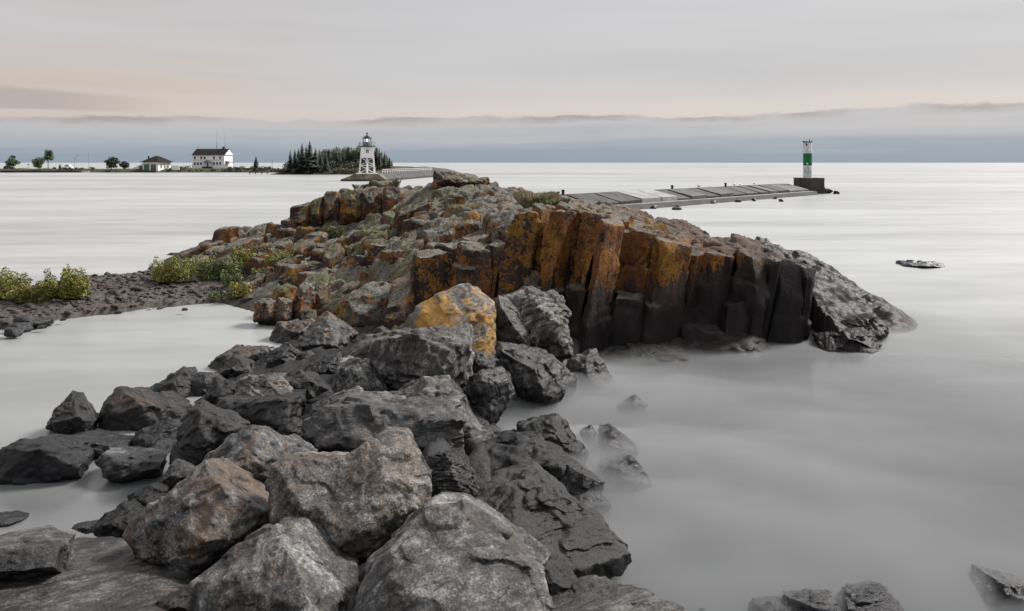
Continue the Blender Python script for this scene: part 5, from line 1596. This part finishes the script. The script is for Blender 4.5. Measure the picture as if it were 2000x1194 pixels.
# gulls resting on the pier
for k, (s, lab) in enumerate(((31.0, 'white gull standing alone midway along the pier'), (40.2, 'white gull on the pier just past the last bollard'), (41.8, 'white gull between two others on the pier'), (46.0, 'white gull on the pier nearest the beacon'))):
    q = pp_(s, 3.5, ABUT - 0.04) + po
    g = empty('gull', q, lab, 'gull', 'gulls on the pier', rz=0.6 * k)
    bm_ = MB()
    prof = [(0.01, -0.24), (0.05, -0.18), (0.10, -0.05), (0.11, 0.05), (0.07, 0.14), (0.05, 0.17), (0.065, 0.22), (0.045, 0.27), (0.01, 0.29)]
    n_ = 8
    V = []
    for j, (r_, x_) in enumerate(prof):
        lift = 0.22 + (0.10 * max(0, (x_ - 0.05)) / 0.2) + 0.02
        for i in range(n_):
            a = 2 * math.pi * i / n_
            V.append((x_, r_ * math.cos(a), lift + r_ * math.sin(a)))
    F_ = [(j * n_ + i, j * n_ + (i + 1) % n_, (j + 1) * n_ + (i + 1) % n_, (j + 1) * n_ + i) for j in range(len(prof) - 1) for i in range(n_)]
    put('body', mesh_data('body', V, F_, MAT['bird_white'], True), g)
    for sgn in (-1, 1):
        put('wing', mesh_data('wing', [(0.10, sgn * .10, .27), (-0.05, sgn * .125, .27), (-0.30, sgn * .05, .25), (-0.05, sgn * .07, .34), (0.08, sgn * .07, .33)], [(0, 1, 3, 4), (1, 2, 3)], MAT['bird_grey']), g)
        MB().tube((0, sgn * 0.04, 0), (0, sgn * 0.04, 0.15), 0.012, n=4).build('leg', MAT['bird_grey'], g)
    MB().tube((0.28, 0, 0.34), (0.35, 0, 0.335), 0.015, 0.004, 5).build('beak', MAT['bird_grey'], g)

# ------------------------------------------------------------------ buildings on the far shore
def bldg(name, px, py, Yd, lab, cat, rz=0.0):
    return empty(name, at(px, py, Yd), lab, cat, rz=rz)


S = 365 / FPX                                               # metres per photo pixel at the house
HS = bldg('white_house', 407, 329, 365, 'two-storey white house with a long dark roof and small porch', 'house', math.radians(-6))
W2 = 7.9
D2 = 8.4
MB().box(-W2, W2, 0, D2, -0.6, 6.45).build('wall', MAT['white_siding'], HS)
rr_ = MB()
rr_.add([(-W2 - .35, -.5, 6.25), (W2 + .35, -.5, 6.25), (W2 + .35, D2 + .5, 6.25), (-W2 - .35, D2 + .5, 6.25), (-W2 - .35, D2 / 2, 9.3), (W2 + .35, D2 / 2, 9.3)],
        [(0, 1, 5, 4), (2, 3, 4, 5), (1, 2, 5), (3, 0, 4), (0, 3, 2, 1)])
hr = rr_.build('roof', MAT['roof'], HS)
MB().add([(W2 + .36, -.2, 6.35), (W2 + .36, D2 + .2, 6.35), (W2 + .36, D2 / 2, 9.0)], [(0, 1, 2)]).build('gable', MAT['white_siding'], HS)
MB().box(5.0, 5.8, D2 / 2 - .4, D2 / 2 + .4, 8.8, 10.3).build('chimney', MAT['wood'], hr)
zoomx = lambda zx: (zx - 1113) / 6.667 * S
def hwin(x_, z_, w_=0.42, h_=0.62):
    f_ = MB().box(x_ - w_ - .12, x_ + w_ + .12, -0.06, 0.02, z_ - h_ - .12, z_ + h_ + .12).build('window', MAT['white_paint'], HS)
    MB().box(x_ - w_, x_ + w_, -0.10, -0.055, z_ - h_, z_ + h_).build('pane', MAT['window_dark'], f_)
for zx in (928, 1016, 1062, 1190, 1273):
    hwin(zoomx(zx), 5.0)
for zx in (928, 970, 1012, 1190, 1233, 1275):
    hwin(zoomx(zx), 2.3)
MB().box(-W2 - .02, W2 + .02, -0.05, 0.03, 3.85, 4.0).build('string_course', MAT['grey_metal'], HS)
pc = MB()
pc.add([(-2.2, -2.0, 3.0), (2.0, -2.0, 3.0), (2.0, -0.02, 3.0), (-2.2, -0.02, 3.0), (-0.1, -2.0, 3.75), (-0.1, -0.02, 3.75)], [(0, 1, 4), (1, 2, 5, 4), (3, 0, 4, 5), (0, 3, 2, 1)]).build('porch_roof', MAT['grey_metal'], HS)
for x_ in (-1.9, -1.3, 1.1, 1.7):
    MB().tube((x_, -1.8, 0.8), (x_, -1.8, 3.0), 0.11, n=8).build('porch_post', MAT['white_paint'], HS)
MB().box(-2.1, 1.9, -2.0, -0.12, -0.5, 0.8).build('porch_base', MAT['wood'], HS)
MB().box(-0.55, 0.35, -0.1, -0.03, 0.8, 2.7).build('door', MAT['window_dark'], HS)
MB().hexa([(W2 + .02, 1, 2.9), (W2 + 2.4, 1, 2.7), (W2 + 2.4, 5, 2.7), (W2 + .02, 5, 2.9)], [(W2 + .02, 1, 3.5), (W2 + 2.6, 1, 2.85), (W2 + 2.6, 5, 2.85), (W2 + .02, 5, 3.5)]).build('side_porch_roof', MAT['grey_metal'], HS)
for y_ in (1.2, 4.8):
    MB().tube((W2 + 2.2, y_, -0.3), (W2 + 2.2, y_, 2.75), 0.1, n=7).build('porch_post', MAT['white_paint'], HS)
MB().box(-W2 - 1.1, -W2 - .02, 1.5, 4.0, -0.5, 2.2).build('side_shed', MAT['white_siding'], HS)
MB().tube((-W2 + .6, D2 / 2, 9.2), (-W2 + .6, D2 / 2, 11.6), 0.05, n=5).build('aerial', MAT['black_metal'], HS)

for k, (px, top, lab) in enumerate(((423.5, 249, 'taller lattice radio mast behind the white house'), (439.5, 255, 'thinner radio mast at the gable end of the white house'))):
    base = at(px, 329, 378)
    Hm = (329 - top) * 378 / FPX
    mt = empty('radio_mast', base, lab, 'mast', 'radio masts behind the white house')
    for j in range(3):
        a = 2.09 * j
        MB().tube((0.55 * math.cos(a), 0.55 * math.sin(a), -0.5), (0.06 * math.cos(a), 0.06 * math.sin(a), Hm * 0.62), 0.06, 0.05, 5).build('leg', MAT['grey_metal'], mt)
    mb = MB()
    for j in range(10):
        z_ = Hm * 0.06 * j
        q = 0.55 * (1 - z_ / (Hm * 0.66))
        for i in range(3):
            a, b = 2.09 * i, 2.09 * (i + 1)
            mb.tube((q * math.cos(a), q * math.sin(a), z_), (q * math.cos(b), q * math.sin(b), z_ + Hm * 0.06), 0.03, n=4)
    mb.build('lattice', MAT['grey_metal'], mt)
    MB().tube((0, 0, Hm * 0.6), (0, 0, Hm), 0.06, 0.025, 5).build('whip', MAT['grey_metal'], mt)

S2 = 352 / FPX
BH = bldg('boathouse', 294, 335, 352, 'white boathouse with dark hipped roof and three grey-green doors', 'boathouse', math.radians(-14))
MB().box(-4.1, 4.1, 0, 8.5, -0.5, 4.35).build('wall', MAT['white_siding'], BH)
q = MB()
q.add([(-5.2, -1.1, 4.2), (5.2, -1.1, 4.2), (5.2, 9.6, 4.2), (-5.2, 9.6, 4.2), (-0.6, 3.9, 7.1), (0.6, 3.9, 7.1), (0.6, 4.7, 7.1), (-0.6, 4.7, 7.1)],
      [(0, 1, 5, 4), (1, 2, 6, 5), (2, 3, 7, 6), (3, 0, 4, 7), (4, 5, 6, 7), (0, 3, 2, 1)])
br = q.build('roof', MAT['roof'], BH)
MB().box(-4.9, -4.4, 4.2, 4.7, 4.9, 7.0).build('chimney', MAT['black_metal'], br)
for x0, x1 in ((-3.5, -0.6), (0.1, 2.95)):
    MB().box(x0, x1, -0.08, 0.02, 0.1, 3.25).build('door', MAT['door_green'], BH)
MB().hexa([(-10.2, 1, -0.5), (-4.12, 1, -0.5), (-4.12, 7, -0.5), (-10.2, 7, -0.5)], [(-10.2, 1, 1.5), (-4.12, 1, 4.1), (-4.12, 7, 4.1), (-10.2, 7, 1.5)]).build('lean_to', MAT['white_siding'], BH)
MB().box(-7.0, -4.6, 0.92, 1.02, 0.1, 2.6).build('door', MAT['door_green'], BH)
for y_ in (2, 4.3, 6.6):
    w_ = MB().box(4.08, 4.16, y_ - .5, y_ + .5, 1.4, 3.2).build('window', MAT['grey_metal'], BH)
MB().box(-11, 5, -3.0, -0.1, -0.6, -0.05).build('slipway', MAT['wood'], BH)

sg = bldg('notice_board', 343.5, 332, 350, 'plain white notice board standing on the far shore', 'sign')
MB().box(-1.7, 1.7, -0.06, 0.06, 0.0, 2.0).build('board', MAT['white_paint'], sg)
for x_ in (-1.5, 1.5):
    MB().box(x_ - .08, x_ + .08, 0.08, 0.2, -0.6, 2.0).build('post', MAT['wood'], sg)
mb = MB()
for r_ in range(4):
    mb.box(-1.3, 1.3 - 0.3 * (r_ % 2), -0.075, -0.062, 0.35 + 0.4 * r_, 0.45 + 0.4 * r_)
mb.build('lettering', MAT['grey_metal'], sg)

# street lamp, pole, small sign
lp = bldg('street_lamp', 146, 330, 350, 'curved-arm street lamp on the far shore', 'street lamp')
MB().tube((0, 0, -.3), (0, 0, 4.7), 0.09, 0.07, 7).build('pole', MAT['grey_metal'], lp)
mb = MB()
prev = (0, 0, 4.7)
for j in range(1, 6):
    a = j / 5 * 1.4
    cur = (1.5 * (1 - math.cos(a)), 0, 4.7 + 1.3 * math.sin(a))
    mb.tube(prev, cur, 0.06, n=6)
    prev = cur
mb.build('arm', MAT['grey_metal'], lp)
MB().box(1.2, 2.1, -0.15, 0.15, 5.85, 6.05).build('lamp_head', MAT['grey_metal'], lp)
pl = bldg('flag_pole', 174, 331, 350, 'bare straight pole right of the street lamp', 'pole')
MB().tube((0, 0, -.3), (-0.25, 0, 7.3), 0.08, 0.05, 7).build('shaft', MAT['grey_metal'], pl)
MB().lathe([(0.02, 7.3), (0.1, 7.36), (0.02, 7.45)], 8, (-0.25, 0)).build('finial', MAT['grey_metal'], pl)
sp_ = bldg('sign_post', 55, 330, 351, 'small post with a plate left of the leafy pair', 'sign')
MB().tube((0, 0, -.3), (0, 0, 2.2), 0.05, n=6).build('post', MAT['black_metal'], sp_)
MB().box(-0.25, 0.25, -0.08, -0.05, 1.7, 2.25).build('plate', MAT['black_metal'], sp_)
u2 = bldg('utility_pole', 531.5, 331, 330, 'grey utility pole standing left of the island', 'pole')
MB().tube((0, 0, -.5), (0, 0, 4.0), 0.1, 0.08, 7).build('shaft', MAT['grey_metal'], u2)
MB().box(-0.4, 0.4, -0.05, 0.05, 3.6, 3.7).build('crossarm', MAT['grey_metal'], u2)


def car(px, py, Yd, paint, lab, L=4.4, van=False):
    r_ = bldg('parked_car', px, py, Yd, lab, 'car')
    hb = 1.0 if not van else 1.25
    prof = [(-L / 2, 0.3), (L / 2, 0.3), (L / 2, 0.75), (L * 0.30, hb * 0.95), (L * 0.16, hb + 0.55), (-L * 0.30, hb + 0.6), (-L * 0.46, hb * 0.95), (-L / 2, 0.8)]
    V = [(x_, y_, z_) for y_ in (-0.85, 0.85) for x_, z_ in prof]
    n_ = len(prof)
    F_ = [tuple(range(n_)), tuple(range(2 * n_ - 1, n_ - 1, -1))] + [(i, n_ + i, n_ + (i + 1) % n_, (i + 1) % n_) for i in range(n_)]
    put('body', mesh_data('body', V, F_, MAT[paint]), r_)
    MB().add([(L * .14, -.87, hb), (L * .11, -.87, hb + .42), (-L * .26, -.87, hb + .45), (-L * .36, -.87, hb)], [(0, 1, 2, 3)]).build('window', MAT['window_dark'], r_)
    for x_ in (-L * .3, L * .3):
        for y_ in (-0.86, 0.86):
            MB().tube((x_, y_ - .1, 0.33), (x_, y_ + .1, 0.33), 0.33, n=12).build('wheel', MAT['black_metal'], r_)


car(18, 330.5, 349, 'car_dark', 'dark car parked under the tree at the photo edge')
car(134, 330, 350, 'car_white', 'pale van parked left of the street lamp', 3.4, True)
# seawall along the parking strip, small dock by the island, skiff
sw = put('seawall', MB().box(-236, -196, 349.2, 350.8, -0.4, 0.95).mesh('seawall', MAT['shore']))
tag(sw, 'long brown sea wall along the far shore', 'wall')
dk = bldg('dock', 505, 340, 300, 'thin timber dock reaching out left of the island', 'dock')
MB().box(-3.6, 3.6, -0.6, 0.6, 0.45, 0.6).build('deck', MAT['wood'], dk)
for x_ in (-3.5, -1.2, 1.2, 3.5):
    for y_ in (-0.5, 0.5):
        MB().tube((x_, y_, -0.8), (x_, y_, 1.0), 0.1, n=6).build('pile', MAT['wood'], dk)
sk = bldg('skiff', 168, 337, 346, 'tiny white skiff moored at the far shore', 'boat')
MB().hexa([(-1.3, -.3, -.1), (1.2, -.3, -.1), (1.2, .3, -.1), (-1.3, .3, -.1)], [(-1.5, -.55, .45), (1.9, -.25, .55), (1.9, .25, .55), (-1.5, .55, .45)]).build('hull', MAT['white_paint'], sk)
MB().box(-0.5, 0.2, -.45, .45, .455, .52).build('thwart', MAT['wood'], sk)

# ------------------------------------------------------------------ drifting surf mist left by the long exposure
def mist(name, xs, ys, tfun, dens, lab):
    X_, Y_ = np.meshgrid(xs, ys)
    x_, y_ = X_.ravel(), Y_.ravel()
    th = np.maximum(tfun(x_, y_), 0.0)
    n = len(x_)
    top = np.stack([x_, y_, th - 0.008], 1)
    bot = np.stack([x_, y_, np.full(n, -0.04)], 1)
    fc = grid_faces(len(xs), len(ys))
    nx, ny = len(xs), len(ys)
    idx = np.arange(n).reshape(ny, nx)
    loop = np.concatenate([idx[0, :-1], idx[:-1, -1], idx[-1, :0:-1], idx[:0:-1, 0]])
    nxt = np.roll(loop, -1)
    side = np.stack([loop + n, nxt + n, nxt, loop], 1)
    F_ = np.vstack([fc, fc[:, ::-1] + n, side])
    m = bpy.data.materials.new(name)
    m.use_nodes = True
    t_ = m.node_tree
    t_.nodes.clear()
    vp = new_node(t_, 'ShaderNodeVolumePrincipled', {'Color': (0.42, 0.43, 0.44, 1), 'Density': dens, 'Anisotropy': 0.1})
    o_ = new_node(t_, 'ShaderNodeOutputMaterial', {'Volume': vp.outputs[0]})
    ob = put(name, mesh_data(name, np.vstack([top, bot]), F_, m, True))
    tag(ob, lab, 'mist', kind='stuff')


def t_cove(x_, y_):
    n_ = fbm(np.stack([x_ * 0.35, y_ * 0.5, x_ * 0 + 3], 1), 3)
    e = np.clip((x_ + 1.2) / 1.2, 0, 1) * np.clip((13.6 - x_) / 5.0, 0, 1) * np.clip((y_ - 6.2) / 2.2, 0, 1) * np.clip((31.5 - y_) / 6.0, 0, 1)
    near = 0.14 + 0.86 * np.clip(1 - (x_ - 1.0) / 7.0, 0, 1)
    near = np.maximum(near, 0.9 * np.clip(1 - np.hypot(x_ - 10.5, y_ - 21.5) / 5.0, 0, 1))
    e = e * e * (3 - 2 * e)
    foot = 1 - 0.75 * np.exp(-((x_ - 4.5) / 4.0) ** 2 - ((y_ - 17.2) / 2.0) ** 2)
    return e * near * foot * (0.33 + 0.18 * n_)


mist('surf_mist', np.linspace(-1.2, 13.6, 90), np.linspace(6.0, 31.5, 110), t_cove, 1.6, 'pale surf mist drifting around the boulders and cliff foot')
